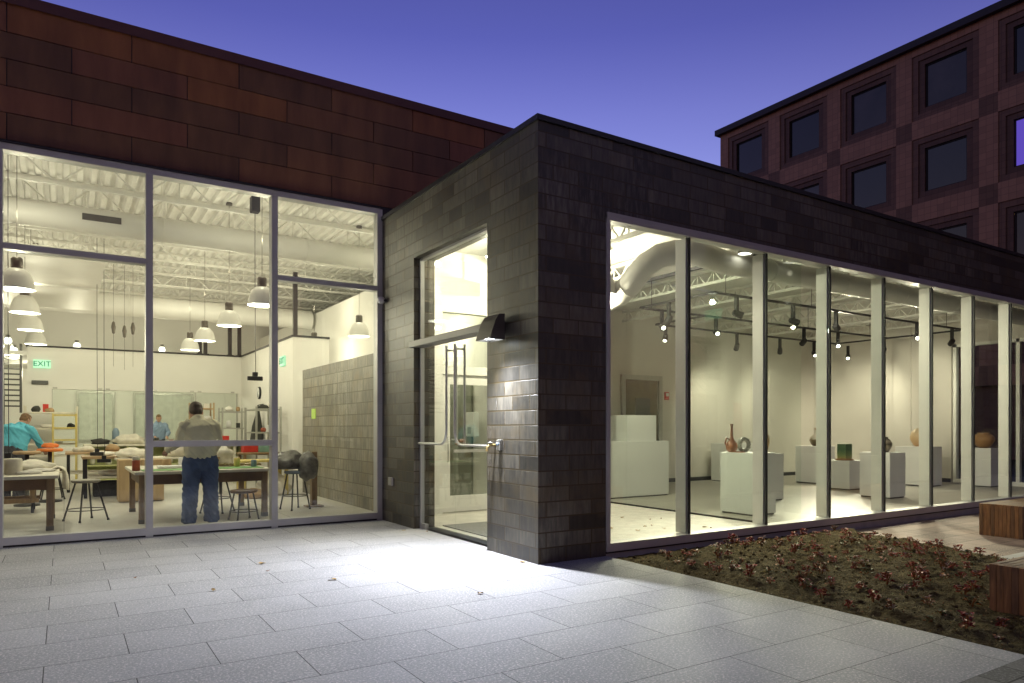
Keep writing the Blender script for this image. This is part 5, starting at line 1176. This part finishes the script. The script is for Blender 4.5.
# clock, apron, papers on walls
q = atX(260, 393, 4.45); t = thing('wall_clock', (4.42, q.y, q.z), 'round wall clock seen almost edge-on on the white side wall', 'clock')
g = MB(); g.lathe([(0, -0.05), (0.15, -0.05), (0.165, -0.04), (0.165, 0.0), (0, 0.0)], (4.449, q.y, q.z), 28, axis='x'); g.build('rim', M['black'], t)
g = MB(); g.lathe([(0, -0.054), (0.145, -0.054), (0.145, -0.051), (0, -0.051)], (4.449, q.y, q.z), 28, axis='x'); g.build('dial', M['plinth'], t)
g = MB(); g.beam((4.392, q.y, q.z), (4.392, q.y - 0.06, q.z + 0.06), 0.01, 0.006); g.beam((4.391, q.y, q.z), (4.391, q.y + 0.02, q.z - 0.11), 0.008, 0.006); g.build('hands', M['black'], t)
q = atX(258, 425, 4.30); g = MB(); g.tube([(4.3, q.y, 2.0), (4.3, q.y, 1.75), (4.28, q.y, 1.45), (4.27, q.y, 1.1), (4.28, q.y, 0.75)], [0.02, 0.06, 0.13, 0.17, 0.15], 12); g.tube([(4.44, q.y, 2.03), (4.3, q.y, 2.0)], 0.012, 6); o = g.build('hanging_apron', M['dark_cloth']); tag(o, 'dark apron hanging on the white side wall under the clock', 'apron')
g = MB(); g.box(5.1, 5.6, 16.385, 16.395, 1.15, 1.62); tag(g.build('lime_poster', M['lime']), 'plain lime-green sheet on the wall behind the brick partition', 'sheet')
g = MB(); g.box(5.12, 5.5, 16.385, 16.395, 1.72, 2.05); tag(g.build('dark_notice', M['dark_cloth']), 'small dark framed notice above the lime-green sheet', 'notice')
q = atX(314, 414, 4.40); g = MB(); g.box(4.388, 4.399, q.y - 0.14, q.y + 0.14, q.z - 0.1, q.z + 0.11); tag(g.build('pale_note', M['lime']), 'pale green note taped to the low brick wall', 'note')
# heaps of stuff behind the blue stool
for (x, y, s, sd, m, lb) in ((3.7, 15.2, (0.35, 0.3, 0.3), 81, M['cream'], 'pale heap of bags on the floor by the brick wall end'), (3.2, 14.6, (0.22, 0.2, 0.12), 82, M['card'], 'brown crumpled bag on the floor behind the blue stool')):
    g = MB(); g.blob((x, y, s[2] * 0.55), s, m, sd, 0.4); tag(g.build('floor_bag', m), lb, 'bag')
g = MB(); g.bbox(3.0, 4.0, 14.9, 15.6, 0.70, 0.74, 0.006); 
for (x, y) in ((3.05, 14.95), (3.9, 14.95), (3.05, 15.5), (3.9, 15.5)): g.box(x, x + 0.06, y, y + 0.06, 0, 0.699)
t = thing('yellow_table', (3.5, 15.25, 0), 'small yellow-edged table behind the plastic bundle', 'table'); g.build('table_frame', M['yellow_wood'], t)

# ================================================================== PEOPLE
def limb(mb, rings, n=16, ref=(0, 1, 0), s=1.0):
    """closed elliptical loft: rings = (point, half width across, half depth)"""
    ref = Vector(ref); pts = [Vector(r[0]) for r in rings]; vs = []; fs = []
    for i, p in enumerate(pts):
        t = (pts[min(i + 1, len(pts) - 1)] - pts[max(i - 1, 0)]).normalized()
        rf = ref if abs(t.dot(ref)) < 0.92 else Vector((0, 0, 1))
        a = rf.cross(t).normalized(); b = t.cross(a)
        for k in range(n):
            g_ = 2 * math.pi * k / n; vs.append(p + a * (math.cos(g_) * rings[i][1] * s) + b * (math.sin(g_) * rings[i][2] * s))
    for i in range(len(pts) - 1):
        for k in range(n):
            k2 = (k + 1) % n; fs.append((i * n + k, i * n + k2, (i + 1) * n + k2, (i + 1) * n + k))
    fs.append(tuple(reversed(range(n)))); e = (len(pts) - 1) * n; fs.append(tuple(e + k for k in range(n)))
    mb.add(vs, fs, None, True)
def ball(mb, c, r, n=14):
    pr = [(0.02, -1), (0.5, -0.87), (0.87, -0.5), (1, 0), (0.87, 0.5), (0.5, 0.87), (0.02, 1)]
    c = Vector(c); vs = []; fs = []
    for (a, z) in pr:
        for k in range(n):
            t = 2 * math.pi * k / n; vs.append(c + Vector((a * r[0] * math.cos(t), a * r[1] * math.sin(t), z * r[2])))
    for i in range(len(pr) - 1):
        for k in range(n):
            k2 = (k + 1) % n; fs.append((i * n + k, i * n + k2, (i + 1) * n + k2, (i + 1) * n + k))
    fs.append(tuple(reversed(range(n)))); e = (len(pr) - 1) * n; fs.append(tuple(e + k for k in range(n)))
    mb.add(vs, fs, None, True)
def fused(mb, name, m, parent, voxel=0.012, smooth=4, crease=0.0, cs=(9, 9, 16)):
    """one continuous skin over overlapping limbs"""
    me = bpy.data.meshes.new('tmp'); me.from_pydata(mb.v, [], mb.f)
    bm = bmesh.new(); bm.from_mesh(me); bmesh.ops.recalc_face_normals(bm, faces=bm.faces); bm.to_mesh(me); bm.free()
    tmp = bpy.data.objects.new('tmp', me); col.objects.link(tmp)
    r = tmp.modifiers.new('r', 'REMESH'); r.mode = 'VOXEL'; r.voxel_size = voxel; r.use_smooth_shade = True
    s = tmp.modifiers.new('s', 'SMOOTH'); s.iterations = smooth; s.factor = 0.5
    bpy.context.view_layer.update()
    out = bpy.data.meshes.new_from_object(tmp.evaluated_get(bpy.context.evaluated_depsgraph_get()))
    bpy.data.objects.remove(tmp); bpy.data.meshes.remove(me)
    if crease:
        nr = [v.normal.copy() for v in out.vertices]
        for v, n_ in zip(out.vertices, nr):
            q_ = Vector((v.co.x * cs[0], v.co.y * cs[1], v.co.z * cs[2] + 2.2 * v.co.x * cs[0]))
            k_ = nz.noise(q_); k2 = nz.noise(q_ * 2.1 + Vector((9, 2, 4)))
            v.co += n_ * crease * (1 - 2.6 * abs(k_) + 0.5 * k2)
    out.name = name; out.materials.clear(); out.materials.append(m)
    for p in out.polygons: p.use_smooth = True; p.material_index = 0
    o = bpy.data.objects.new(name, out); col.objects.link(o); o.parent = parent
    return o
def hand(mb, w, d, up, curl=0.5, s=1.0, thumb_side=1):
    """palm, four unequal bent fingers and a thumb; w wrist, d pointing direction, up back of the hand"""
    w = Vector(w); d = Vector(d).normalized(); up = Vector(up).normalized(); sd = d.cross(up).normalized() * thumb_side
    limb(mb, [(w, 0.026 * s, 0.02 * s), (w + d * 0.04 * s, 0.038 * s, 0.017 * s), (w + d * 0.085 * s, 0.041 * s, 0.014 * s), (w + d * 0.098 * s, 0.036 * s, 0.011 * s)], 12, up)
    for k, (off, ln) in enumerate(((0.030, 0.070), (0.0105, 0.080), (-0.0105, 0.075), (-0.030, 0.058))):
        p = w + d * 0.085 * s + sd * off * s; dd = d.copy(); rg = [(p, 0.0095 * s, 0.009 * s)]
        for q in range(3):
            ax = d.cross(up); dd = (Matrix.Rotation(-curl * (0.35 + 0.25 * q), 3, ax) @ dd).normalized(); p = p + dd * ln / 3 * s; rg.append((p, (0.009 - 0.001 * q) * s, (0.0085 - 0.001 * q) * s))
        limb(mb, rg, 8, up)
    p = w + d * 0.03 * s + sd * 0.03 * s; td = (d * 0.6 + sd * 0.75 - up * 0.3).normalized()
    limb(mb, [(p, 0.013 * s, 0.011 * s), (p + td * 0.035 * s, 0.011 * s, 0.010 * s), (p + td * 0.035 * s + (td + d * 0.8).normalized() * 0.028 * s, 0.008 * s, 0.007 * s)], 8, up)
def person(loc, rz, label, top_m, trouser_m, hair_m, P):
    """P: joints in metres, x right, y ahead, z up"""
    root = thing('person', loc, label, 'person')
    bd = MB(); h = Vector(P['head']); nk = Vector(P['neck'])
    f = Vector(P.get('gaze', (0, 1, -0.3))).normalized(); up = Vector((0, 0, 1)) - f * f.z; up.normalize(); rt = f.cross(up)
    hs = P.get('hs', 1.0)
    def H(x, y, z): return h + (rt * x + f * y + up * z) * hs
    # head: skull, jaw, nose, ears, brow
    limb(bd, [(H(0, 0.055, -0.118), 0.026, 0.03), (H(0, 0.04, -0.10), 0.046, 0.05), (H(0, 0.02, -0.06), 0.064, 0.078), (H(0, 0.006, -0.01), 0.073, 0.092), (H(0, 0.0, 0.04), 0.077, 0.098), (H(0, -0.004, 0.085), 0.066, 0.083), (H(0, -0.006, 0.115), 0.036, 0.048), (H(0, -0.006, 0.122), 0.01, 0.014)], 18, f, hs)
    limb(bd, [(H(0, 0.085, 0.02), 0.010, 0.012), (H(0, 0.108, -0.03), 0.016, 0.016), (H(0, 0.090, -0.042), 0.012, 0.012)], 8, f)
    for s in (-1, 1): ball(bd, H(0.078 * s, -0.005, -0.01), (0.012, 0.02, 0.032), 10)
    limb(bd, [(H(0, 0.084, -0.068), 0.022, 0.010), (H(0, 0.084, -0.078), 0.024, 0.011), (H(0, 0.080, -0.088), 0.018, 0.009)], 8, f)
    limb(bd, [(nk + Vector((0, -0.01, -0.08)), 0.075, 0.07), (nk, 0.06, 0.062), (H(0, -0.02, -0.06), 0.056, 0.06)], 14)
    ch, wa, pe = Vector(P['chest']), Vector(P['waist']), Vector(P['pelvis'])
    limb(bd, [(pe + Vector((0, 0, -0.08)), 0.14, 0.10), (pe, 0.155, 0.11), (wa, 0.14, 0.10), (ch, 0.155, 0.11), (nk + Vector((0, -0.01, -0.10)), 0.11, 0.085), (nk + Vector((0, 0, -0.05)), 0.06, 0.06)], 18)
    tp = MB(); tr_ = MB()
    k = P.get('bulk', 1.0)
    limb(tp, [(wa + Vector((0, 0, -0.16)), 0.185 * k, 0.150 * k), (wa + Vector((0, 0, -0.11)), 0.222 * k, 0.172 * k), (wa, 0.225 * k, 0.168 * k), (ch + Vector((0, 0, -0.06)), 0.232 * k, 0.170 * k), (ch + Vector((0, 0, 0.06)), 0.228 * k, 0.155 * k), (nk + Vector((0, -0.015, -0.09)), 0.205 * k, 0.125 * k), (nk + Vector((0, -0.01, -0.045)), 0.135 * k, 0.10 * k), (nk + Vector((0, 0, -0.005)), 0.080, 0.082), (nk + Vector((0, 0.005, 0.035)), 0.066, 0.070), (nk + Vector((0, 0.005, 0.04)), 0.06, 0.064)], 22)
    for s, S, E_, W in ((-1, *P['arm_l']), (1, *P['arm_r'])):
        S, E_, W = Vector(S), Vector(E_), Vector(W)
        limb(tp, [(S + (S - E_).normalized() * 0.05 - Vector((s * 0.05, 0, 0)), 0.06, 0.06), (S, 0.085, 0.085), (S.lerp(E_, 0.5), 0.075, 0.078), (E_, 0.062, 0.064), (E_.lerp(W, 0.5), 0.056, 0.056), (E_.lerp(W, 0.93), 0.044, 0.044), (E_.lerp(W, 0.96), 0.040, 0.040)], 14)
        limb(bd, [(S, 0.055, 0.055), (E_, 0.042, 0.042), (W, 0.027, 0.024)], 12)
        limb(bd, [(S - Vector((s * 0.12, 0, -0.02)), 0.05, 0.05), (S, 0.055, 0.055)], 12)
        hand(bd, W, P.get('hand_dir', (0, 1, -0.4)), (0, 0.3, 1), 0.6, 1.0, -s)
    for s, Hp, K, A in ((-1, *P['leg_l']), (1, *P['leg_r'])):
        Hp, K, A = Vector(Hp), Vector(K), Vector(A)
        limb(tr_, [(Hp + Vector((-s * 0.03, 0, 0.10)), 0.11, 0.13), (Hp, 0.125, 0.145), (Hp.lerp(K, 0.4), 0.118, 0.128), (K, 0.100, 0.105), (K.lerp(A, 0.4), 0.098, 0.104), (K.lerp(A, 0.75), 0.092, 0.098), (A + Vector((0, 0, 0.02)), 0.098, 0.11), (A + Vector((0, 0.01, -0.035)), 0.098, 0.115)], 18)
        limb(bd, [(Hp, 0.085, 0.09), (K, 0.058, 0.06), (K.lerp(A, 0.35), 0.055, 0.06), (A, 0.038, 0.042), (A + Vector((0, 0.02, -0.05)), 0.035, 0.05)], 12)
        sh = MB(); a0 = A + Vector((0, 0, -0.03))
        limb(sh, [((a0.x, a0.y - 0.075, 0.045), 0.034, 0.042), ((a0.x, a0.y - 0.04, 0.055), 0.044, 0.052), ((a0.x, a0.y + 0.05, 0.052), 0.045, 0.050), ((a0.x + s * 0.015, a0.y + 0.13, 0.038), 0.050, 0.036), ((a0.x + s * 0.02, a0.y + 0.19, 0.03), 0.036, 0.028)], 14, (0, 0, 1))
        fused(sh, 'shoe', M['shoe'], root, 0.010, 2)
    limb(tr_, [(pe + Vector((0, 0, -0.16)), 0.17 * k, 0.14 * k), (pe + Vector((0, -0.01, -0.05)), 0.215 * k, 0.172 * k), (pe + Vector((0, 0, 0.05)), 0.205 * k, 0.155 * k), (pe + Vector((0, 0, 0.12)), 0.19 * k, 0.14 * k)], 20)
    b = fused(bd, 'body', M['skin'], root, 0.0075, 3)
    fused(tp, 'sweater', top_m, root, 0.011, 5, 0.011, (6, 6, 11)); fused(tr_, 'trousers', trouser_m, root, 0.011, 5, 0.011, (8, 8, 13))
    hr = MB()
    for (dx, dy, dz, r) in ((0, -0.028, 0.045, (0.080, 0.088, 0.085)), (0, -0.045, -0.015, (0.074, 0.062, 0.06)), (0, 0.012, 0.078, (0.070, 0.080, 0.052)), (0.055, -0.02, 0.02, (0.028, 0.06, 0.06)), (-0.055, -0.02, 0.02, (0.028, 0.06, 0.06))):
        c = H(dx, dy, dz); o_ = len(hr.v); ball(hr, (0, 0, 0), tuple(x * hs for x in r), 16)
        mt = Matrix((rt, f, up)).transposed()
        for i in range(o_, len(hr.v)): hr.v[i] = c + mt @ hr.v[i]
    fused(hr, 'hair', hair_m, root, 0.010, 3)
    if P.get('face'):
        for s in (-1, 1):
            e = MB(); ball(e, H(0.03 * s, 0.086, 0.012), (0.011, 0.009, 0.007), 10); e.build('eye', M['hair_grey'], None, (0, 0, 0)).parent = root
        e = MB(); limb(e, [(H(-0.022, 0.094, -0.078), 0.004, 0.004), (H(0, 0.098, -0.079), 0.005, 0.005), (H(0.022, 0.094, -0.078), 0.004, 0.004)], 8, f); e.build('mouth', M['amber'], None, (0, 0, 0)).parent = root
    root.rotation_euler.z = rz
    return root
man = person((1.66, 11.02, 0.0), R(2), 'man in khaki sweater and blue jeans seen from behind at the work table', M['sweater'], M['jeans'], M['hair_grey'],
    dict(hs=1.14, head=(-0.035, 0.12, 1.60), neck=(-0.02, 0.05, 1.515), gaze=(-0.05, 1, -0.55), chest=(0.0, 0.0, 1.32), waist=(0, -0.02, 1.10), pelvis=(0, 0, 0.95), bulk=0.94,
    arm_l=((-0.195, 0.01, 1.405), (-0.275, 0.05, 1.17), (-0.39, 0.32, 1.05)), arm_r=((0.19, 0.01, 1.405), (0.25, 0.05, 1.16), (0.22, 0.33, 0.98)),
    leg_l=((-0.105, 0, 0.90), (-0.125, 0.015, 0.50), (-0.145, -0.02, 0.09)), leg_r=((0.115, 0, 0.90), (0.14, 0.02, 0.50), (0.15, -0.01, 0.09))))
man.scale = (1.02, 1.02, 1.02)
q = dep(12, 428, 13.4)
person((q.x, q.y, 0.0), R(-25), 'person in turquoise shirt bending over behind the left work table', M['blue_shirt'], M['dark_trousers'], M['hair_brown'],
    dict(head=(0.06, 0.34, 1.56), neck=(0.03, 0.24, 1.47), gaze=(0.3, 1, -0.7), chest=(0.0, 0.14, 1.28), waist=(0, 0.03, 1.06), pelvis=(0, 0, 0.94), bulk=1.06,
    arm_l=((-0.22, 0.18, 1.38), (-0.32, 0.30, 1.12), (-0.22, 0.50, 0.95)), arm_r=((0.22, 0.18, 1.38), (0.34, 0.26, 1.14), (0.30, 0.50, 0.95)),
    leg_l=((-0.11, 0, 0.90), (-0.12, 0.02, 0.50), (-0.13, -0.02, 0.09)), leg_r=((0.11, 0, 0.90), (0.12, 0.02, 0.50), (0.13, -0.02, 0.09))))
q = dep(158, 424, 23.4)
person((q.x, q.y, 0.0), R(180 + 8), 'person in slate-blue shirt facing us behind the back room glass', M['slate_shirt'], M['dark_trousers'], M['hair_brown'],
    dict(head=(0.0, 0.10, 1.72), neck=(0.0, 0.03, 1.60), gaze=(0.1, 1, -0.35), chest=(0.0, 0.0, 1.40), waist=(0, 0, 1.16), pelvis=(0, 0, 0.98), bulk=1.0, face=True,
    arm_l=((-0.215, 0.02, 1.50), (-0.30, 0.10, 1.24), (-0.18, 0.34, 1.12)), arm_r=((0.215, 0.02, 1.50), (0.30, 0.10, 1.24), (0.18, 0.34, 1.12)),
    leg_l=((-0.11, 0, 0.94), (-0.12, 0.02, 0.52), (-0.13, -0.02, 0.09)), leg_r=((0.11, 0, 0.94), (0.12, 0.02, 0.52), (0.13, -0.02, 0.09))))

# ================================================================== BENCHES, PLANTS, LEAVES
def bench(x0, x1, y0, y1, zb, zt, label):
    t = thing('slatted_bench', ((x0 + x1) / 2, (y0 + y1) / 2, zb), label, 'bench', 'cedar block benches')
    rr = random.Random(int(x0 * 10))
    w = y1 - y0; n = max(5, round(w / 0.047)); s = w / n
    for xa, xb in ((x0, x0 + 0.045), (x1 - 0.045, x1)):
        g = MB()
        for k in range(n):
            a = y0 + k * s + 0.0015; g.bbox(xa + rr.uniform(0, 0.003), xb, a, a + s - 0.003, zb, zt - 0.001, 0.002, [M['cedar'], M['cedar2'], M['cedar']][rr.randrange(3)])
        g.build('end_panel', M['cedar'], t)
    for ya, yb in ((y0, y0 + 0.04), (y1 - 0.04, y1)):
        g = MB(); x = x0 + 0.047
        while x < x1 - 0.06:
            g.bbox(x, min(x + 0.044, x1 - 0.047), ya, yb, zb, zt - 0.046, 0.002, [M['cedar'], M['cedar2']][rr.randrange(2)]); x += 0.047
        g.build('side_panel', M['cedar'], t)
    g = MB()
    for k in range(n):
        a = y0 + k * s + 0.003; g.bbox(x0 + 0.047, x1 - 0.047, a, a + s - 0.006, zt - 0.045, zt + rr.uniform(-0.001, 0.001), 0.002, M['cedar_top'])
    g.build('seat', M['cedar_top'], t)
bench(5.9, 8.3, 2.02, 2.56, -0.05, 0.375, 'cedar slatted bench at the right edge, standing in the planting bed')
bench(10.55, 12.7, 4.18, 4.70, -0.055, 0.375, 'cedar slatted bench farther away, on the stone path by the windows')
# seedlings
def seedling(seed, mats, h=0.09, n=13):
    rr = random.Random(seed); g = MB()
    for k in range(n):
        a = rr.uniform(0, 6.28); tilt = rr.uniform(0.15, 1.2); ln = rr.uniform(0.020, 0.040); wd = ln * rr.uniform(0.3, 0.5)
        base = Vector((rr.uniform(-0.03, 0.03), rr.uniform(-0.03, 0.03), rr.uniform(0.012, h))); d = Vector((math.cos(a) * math.cos(tilt * 0.8), math.sin(a) * math.cos(tilt * 0.8), math.sin(tilt * 0.8) * 0.7))
        sd = d.cross(Vector((0, 0, 1))).normalized(); u = sd.cross(d)
        q = [base, base + d * ln * 0.5 + sd * wd + u * 0.006, base + d * ln - u * 0.008, base + d * ln * 0.5 - sd * wd + u * 0.006, base + d * ln * 0.5 - u * 0.004]
        g.add(q, [(0, 1, 4), (1, 2, 4), (2, 3, 4), (3, 0, 4)], mats[rr.randrange(len(mats))], True)
    for k in range(3):
        a = rr.uniform(0, 6.28); g.tube([(0, 0, -0.02), (0.015 * math.cos(a), 0.015 * math.sin(a), h * 0.5), (0.035 * math.cos(a), 0.035 * math.sin(a), h)], 0.003, 5, M['leaf_rust'])
    return g
kinds = [([M['leaf_red'], M['leaf_red'], M['leaf_red'], M['leaf_rust'], M['leaf_pale']], 'small red-leaved seedling in the dark planting bed', 'red seedlings in the planting bed'),
         ([M['leaf_rust'], M['leaf_pale'], M['leaf_rust'], M['leaf_green']], 'small rust-brown seedling in the dark planting bed', 'rust seedlings in the planting bed'),
         ([M['leaf_pale'], M['leaf_pale'], M['leaf_red'], M['leaf_green']], 'small faded pink seedling in the dark planting bed', 'pink seedlings in the planting bed'),
         ([M['leaf_green'], M['leaf_green'], M['leaf_rust']], 'small dull green tuft in the dark planting bed', 'green tufts in the planting bed')]
rr = random.Random(21); protos = {}
def in_bed(x, y): return 5.12 < x < far_edge(y) - 0.12 and 2.05 < y < 5.8 and not (x > 5.8 and y < 2.65)
pts = []
for i in range(17):
    for j in range(14):
        x = 5.2 + 0.255 * i + (0.12 if j % 2 else 0) + rr.gauss(0, 0.05); y = 2.15 + 0.275 * j + rr.gauss(0, 0.05)
        if in_bed(x, y) and rr.random() < 0.85: pts.append((x, y))
for (x, y) in pts:
    kd = rr.choices([0, 1, 2, 3], [0.60, 0.22, 0.10, 0.08])[0]; va = rr.randrange(4); key = (kd, va); sc_ = rr.uniform(0.8, 1.45)
    if key not in protos:
        o = seedling(100 + kd * 10 + va, kinds[kd][0], 0.04 + 0.011 * va, 20 + 4 * va).build('seedling', None, None, (0, 0, 0)); protos[key] = o
    else:
        o = protos[key].copy(); col.objects.link(o)
    o.location = (x, y, soil_h(x, y) - 0.004); o.rotation_euler.z = rr.uniform(0, 6.28); o.scale = (sc_, sc_, sc_ * rr.uniform(0.8, 1.2))
    tag(o, kinds[kd][1], 'seedling', kinds[kd][2])
# mulch and low growth: nobody could count it
g = MB(); rr = random.Random(77)
for k in range(9000):
    x = rr.uniform(5.03, 9.1); y = rr.uniform(1.98, 5.84)
    if x > far_edge(y) - 0.03 + rr.uniform(-0.05, 0.1): continue
    z = soil_h(x, y); a = rr.uniform(0, 6.28); ln = rr.uniform(0.006, 0.020); wd = ln * rr.uniform(0.25, 0.6); tl = rr.uniform(0.0, 0.9)
    d = Vector((math.cos(a) * math.cos(tl), math.sin(a) * math.cos(tl), math.sin(tl))) * ln; s = Vector((-math.sin(a), math.cos(a), 0)) * wd
    b = Vector((x, y, z + 0.002)); m = rr.choices([M['leaf_green'], M['bark'], M['leaf_dry'], M['leaf_rust']], [0.16, 0.46, 0.22, 0.16])[0]
    if k % 30 == 0:
            r_ = rr.uniform(0.008, 0.026); g.blob((x, y, z + r_ * 0.3), (r_, r_ * rr.uniform(0.7, 1), r_ * 0.7), M['soil'], k, 0.5, 1)
    g.add([b - d * 0.5, b + s * 0.5 + Vector((0, 0, 0.004)), b + d * 0.5 + Vector((0, 0, ln * 0.3)), b - s * 0.5], [(0, 1, 2), (0, 2, 3)], m)
tag(g.build('mulch_and_moss', M['leaf_green'], fix=False), 'mulch chips and mossy growth covering the planting bed', 'ground cover', kind='stuff')
# fallen leaves
def dry_leaf(seed, s=0.05):
    rr = random.Random(seed); g = MB(); n = 9; vs = [(0, 0, 0.006)]
    for k in range(n):
        a = 2 * math.pi * k / n; r = s * (0.55 + 0.45 * abs(math.cos(a * 1.5))) * rr.uniform(0.8, 1.1); vs.append((r * math.cos(a), r * 0.7 * math.sin(a), 0.004 + rr.uniform(0, 0.018)))
    g.add(vs, [(0, 1 + k, 1 + (k + 1) % n) for k in range(n)], None, True)
    return g
def leaf_at(x, y, z, label, grp, k):
    o = dry_leaf(k, 0.022 + 0.012 * (k % 3)).build('fallen_leaf', M['leaf_dry'] if k % 3 else M['leaf_rust'], None, (0, 0, 0), fix=False)
    o.location = (x, y, z); o.rotation_euler.z = k * 1.7; tag(o, label, 'leaf', grp)
def gz(u, v, z=0.0): return dep(u, v, (EYE - z) * F_PX / (v - HORIZON))
for k, (u, v) in enumerate(((267.5, 572), (213, 591), (262, 564), (427, 532), (404, 531), (333, 580), (135, 579), (480, 594))):
    q = gz(u, v); leaf_at(q.x, q.y, 0.001, 'dry leaf fallen on the grey paving before the glass front', 'dry leaves on the paving', k)
q = gz(526, 560.5); leaf_at(4.02, 6.12, 0.001, 'dry leaf lying against the foot of the brick corner pier', None, 11)
for k, (u, v) in enumerate(((661, 519), (645, 527), (612, 529), (652, 526), (664, 529), (705, 527.5), (711, 528.5), (622, 518), (638, 531), (650, 520))):
    q = gz(u, v, 0.007); leaf_at(q.x, q.y, 0.008, 'dry leaf blown onto the bright lobby floor behind the window', 'dry leaves on the lobby floor', 30 + k)
# ================================================================== BACKDROP IN FRONT (only reflected by the glass)
def tree(x, y, h, seed):
    t = thing('tree', (x, y, -0.3), 'dark leafless street tree across the plaza, %s' % seed, 'tree', 'street trees across the plaza'); rr = random.Random(hash(seed) % 1000 if False else len(seed) * 13 + int(x))
    g = MB(); g.tube([(x, y, -0.3), (x + 0.1, y, h * 0.35), (x, y + 0.1, h * 0.7)], [0.22, 0.16, 0.07], 10); g.build('trunk', M['bark'], t)
    g = MB()
    for k in range(26):
        a = rr.uniform(0, 6.28); z = h * rr.uniform(0.3, 0.7); L_ = h * rr.uniform(0.15, 0.34)
        p0 = Vector((x, y, z)); p1 = p0 + Vector((math.cos(a) * L_ * 0.6, math.sin(a) * L_ * 0.6, L_ * 0.5)); p2 = p1 + Vector((math.cos(a + rr.uniform(-1, 1)) * L_ * 0.5, math.sin(a) * L_ * 0.5, L_ * 0.4))
        g.tube([p0, p1, p2], [0.06, 0.035, 0.012], 5)
        for q in range(40):
            c = p1.lerp(p2, rr.random()) + Vector((rr.gauss(0, 0.5), rr.gauss(0, 0.5), rr.gauss(0, 0.45))); s = rr.uniform(0.08, 0.2)
            g.add([c, c + Vector((s, rr.uniform(-s, s), rr.uniform(-s, s))), c + Vector((rr.uniform(-s, s), s, rr.uniform(-s, s)))], [(0, 1, 2)], M['foliage'])
    g.build('crown', M['bark'], t)
for (x, y, h, s) in ((44, -9, 8, 'nearest the far end window'), (52, -16, 9, 'second in the row'), (60, -6, 7.5, 'set back behind the others'), (36, -20, 9, 'beside the road'), (70, -18, 10, 'at the end of the row'), (82, -30, 11, 'farthest away')): tree(x, y, h, s)

# ================================================================== SKY
w = bpy.data.worlds.new('World'); scene.world = w; w.use_nodes = True
nt = w.node_tree
for n in list(nt.nodes): nt.nodes.remove(n)
wo = nt.nodes.new('ShaderNodeOutputWorld'); bg = nt.nodes.new('ShaderNodeBackground')
sky = nt.nodes.new('ShaderNodeTexSky'); sky.sky_type = 'NISHITA'; sky.sun_disc = False
sky.sun_elevation = R(SUN_EL); sky.sun_rotation = R(SUN_ROT); sky.altitude = 50; sky.air_density = 1.0; sky.dust_density = 0.6; sky.ozone_density = 3.5
tc = nt.nodes.new('ShaderNodeTexCoord'); sx = nt.nodes.new('ShaderNodeSeparateXYZ'); L(nt, tc.outputs['Generated'], sx.inputs[0])
el = ramp(nt, sx.outputs[2], [(0.0, SKY_RAMP[0]), (0.2, SKY_RAMP[1]), (0.40, SKY_RAMP[2]), (0.485, SKY_RAMP[3]), (1.0, SKY_RAMP[4])])
tint = mixc(nt, 1.0, sky.outputs[0], el, 'MULTIPLY')
gd_ = N(nt, 'ShaderNodeVectorMath', operation='DOT_PRODUCT'); L(nt, tc.outputs['Generated'], gd_.inputs[0]); gd_.inputs[1].default_value = (0.45, 0.89, 0.0)
glow = N(nt, 'ShaderNodeMapRange'); glow.interpolation_type = 'SMOOTHSTEP'; L(nt, gd_.outputs['Value'], glow.inputs[0])
glow.inputs[1].default_value = -0.55; glow.inputs[2].default_value = 0.62; glow.inputs[3].default_value = 0.0; glow.inputs[4].default_value = 1.0
gm = mixc(nt, glow.outputs[0], BACK_GLOW, (1.0, 1.0, 1.0, 1.0)); sk = mixc(nt, 1.0, tint, gm, 'MULTIPLY')
L(nt, sk, bg.inputs[0]); bg.inputs[1].default_value = SKY_STR
L(nt, bg.outputs[0], wo.inputs[0])
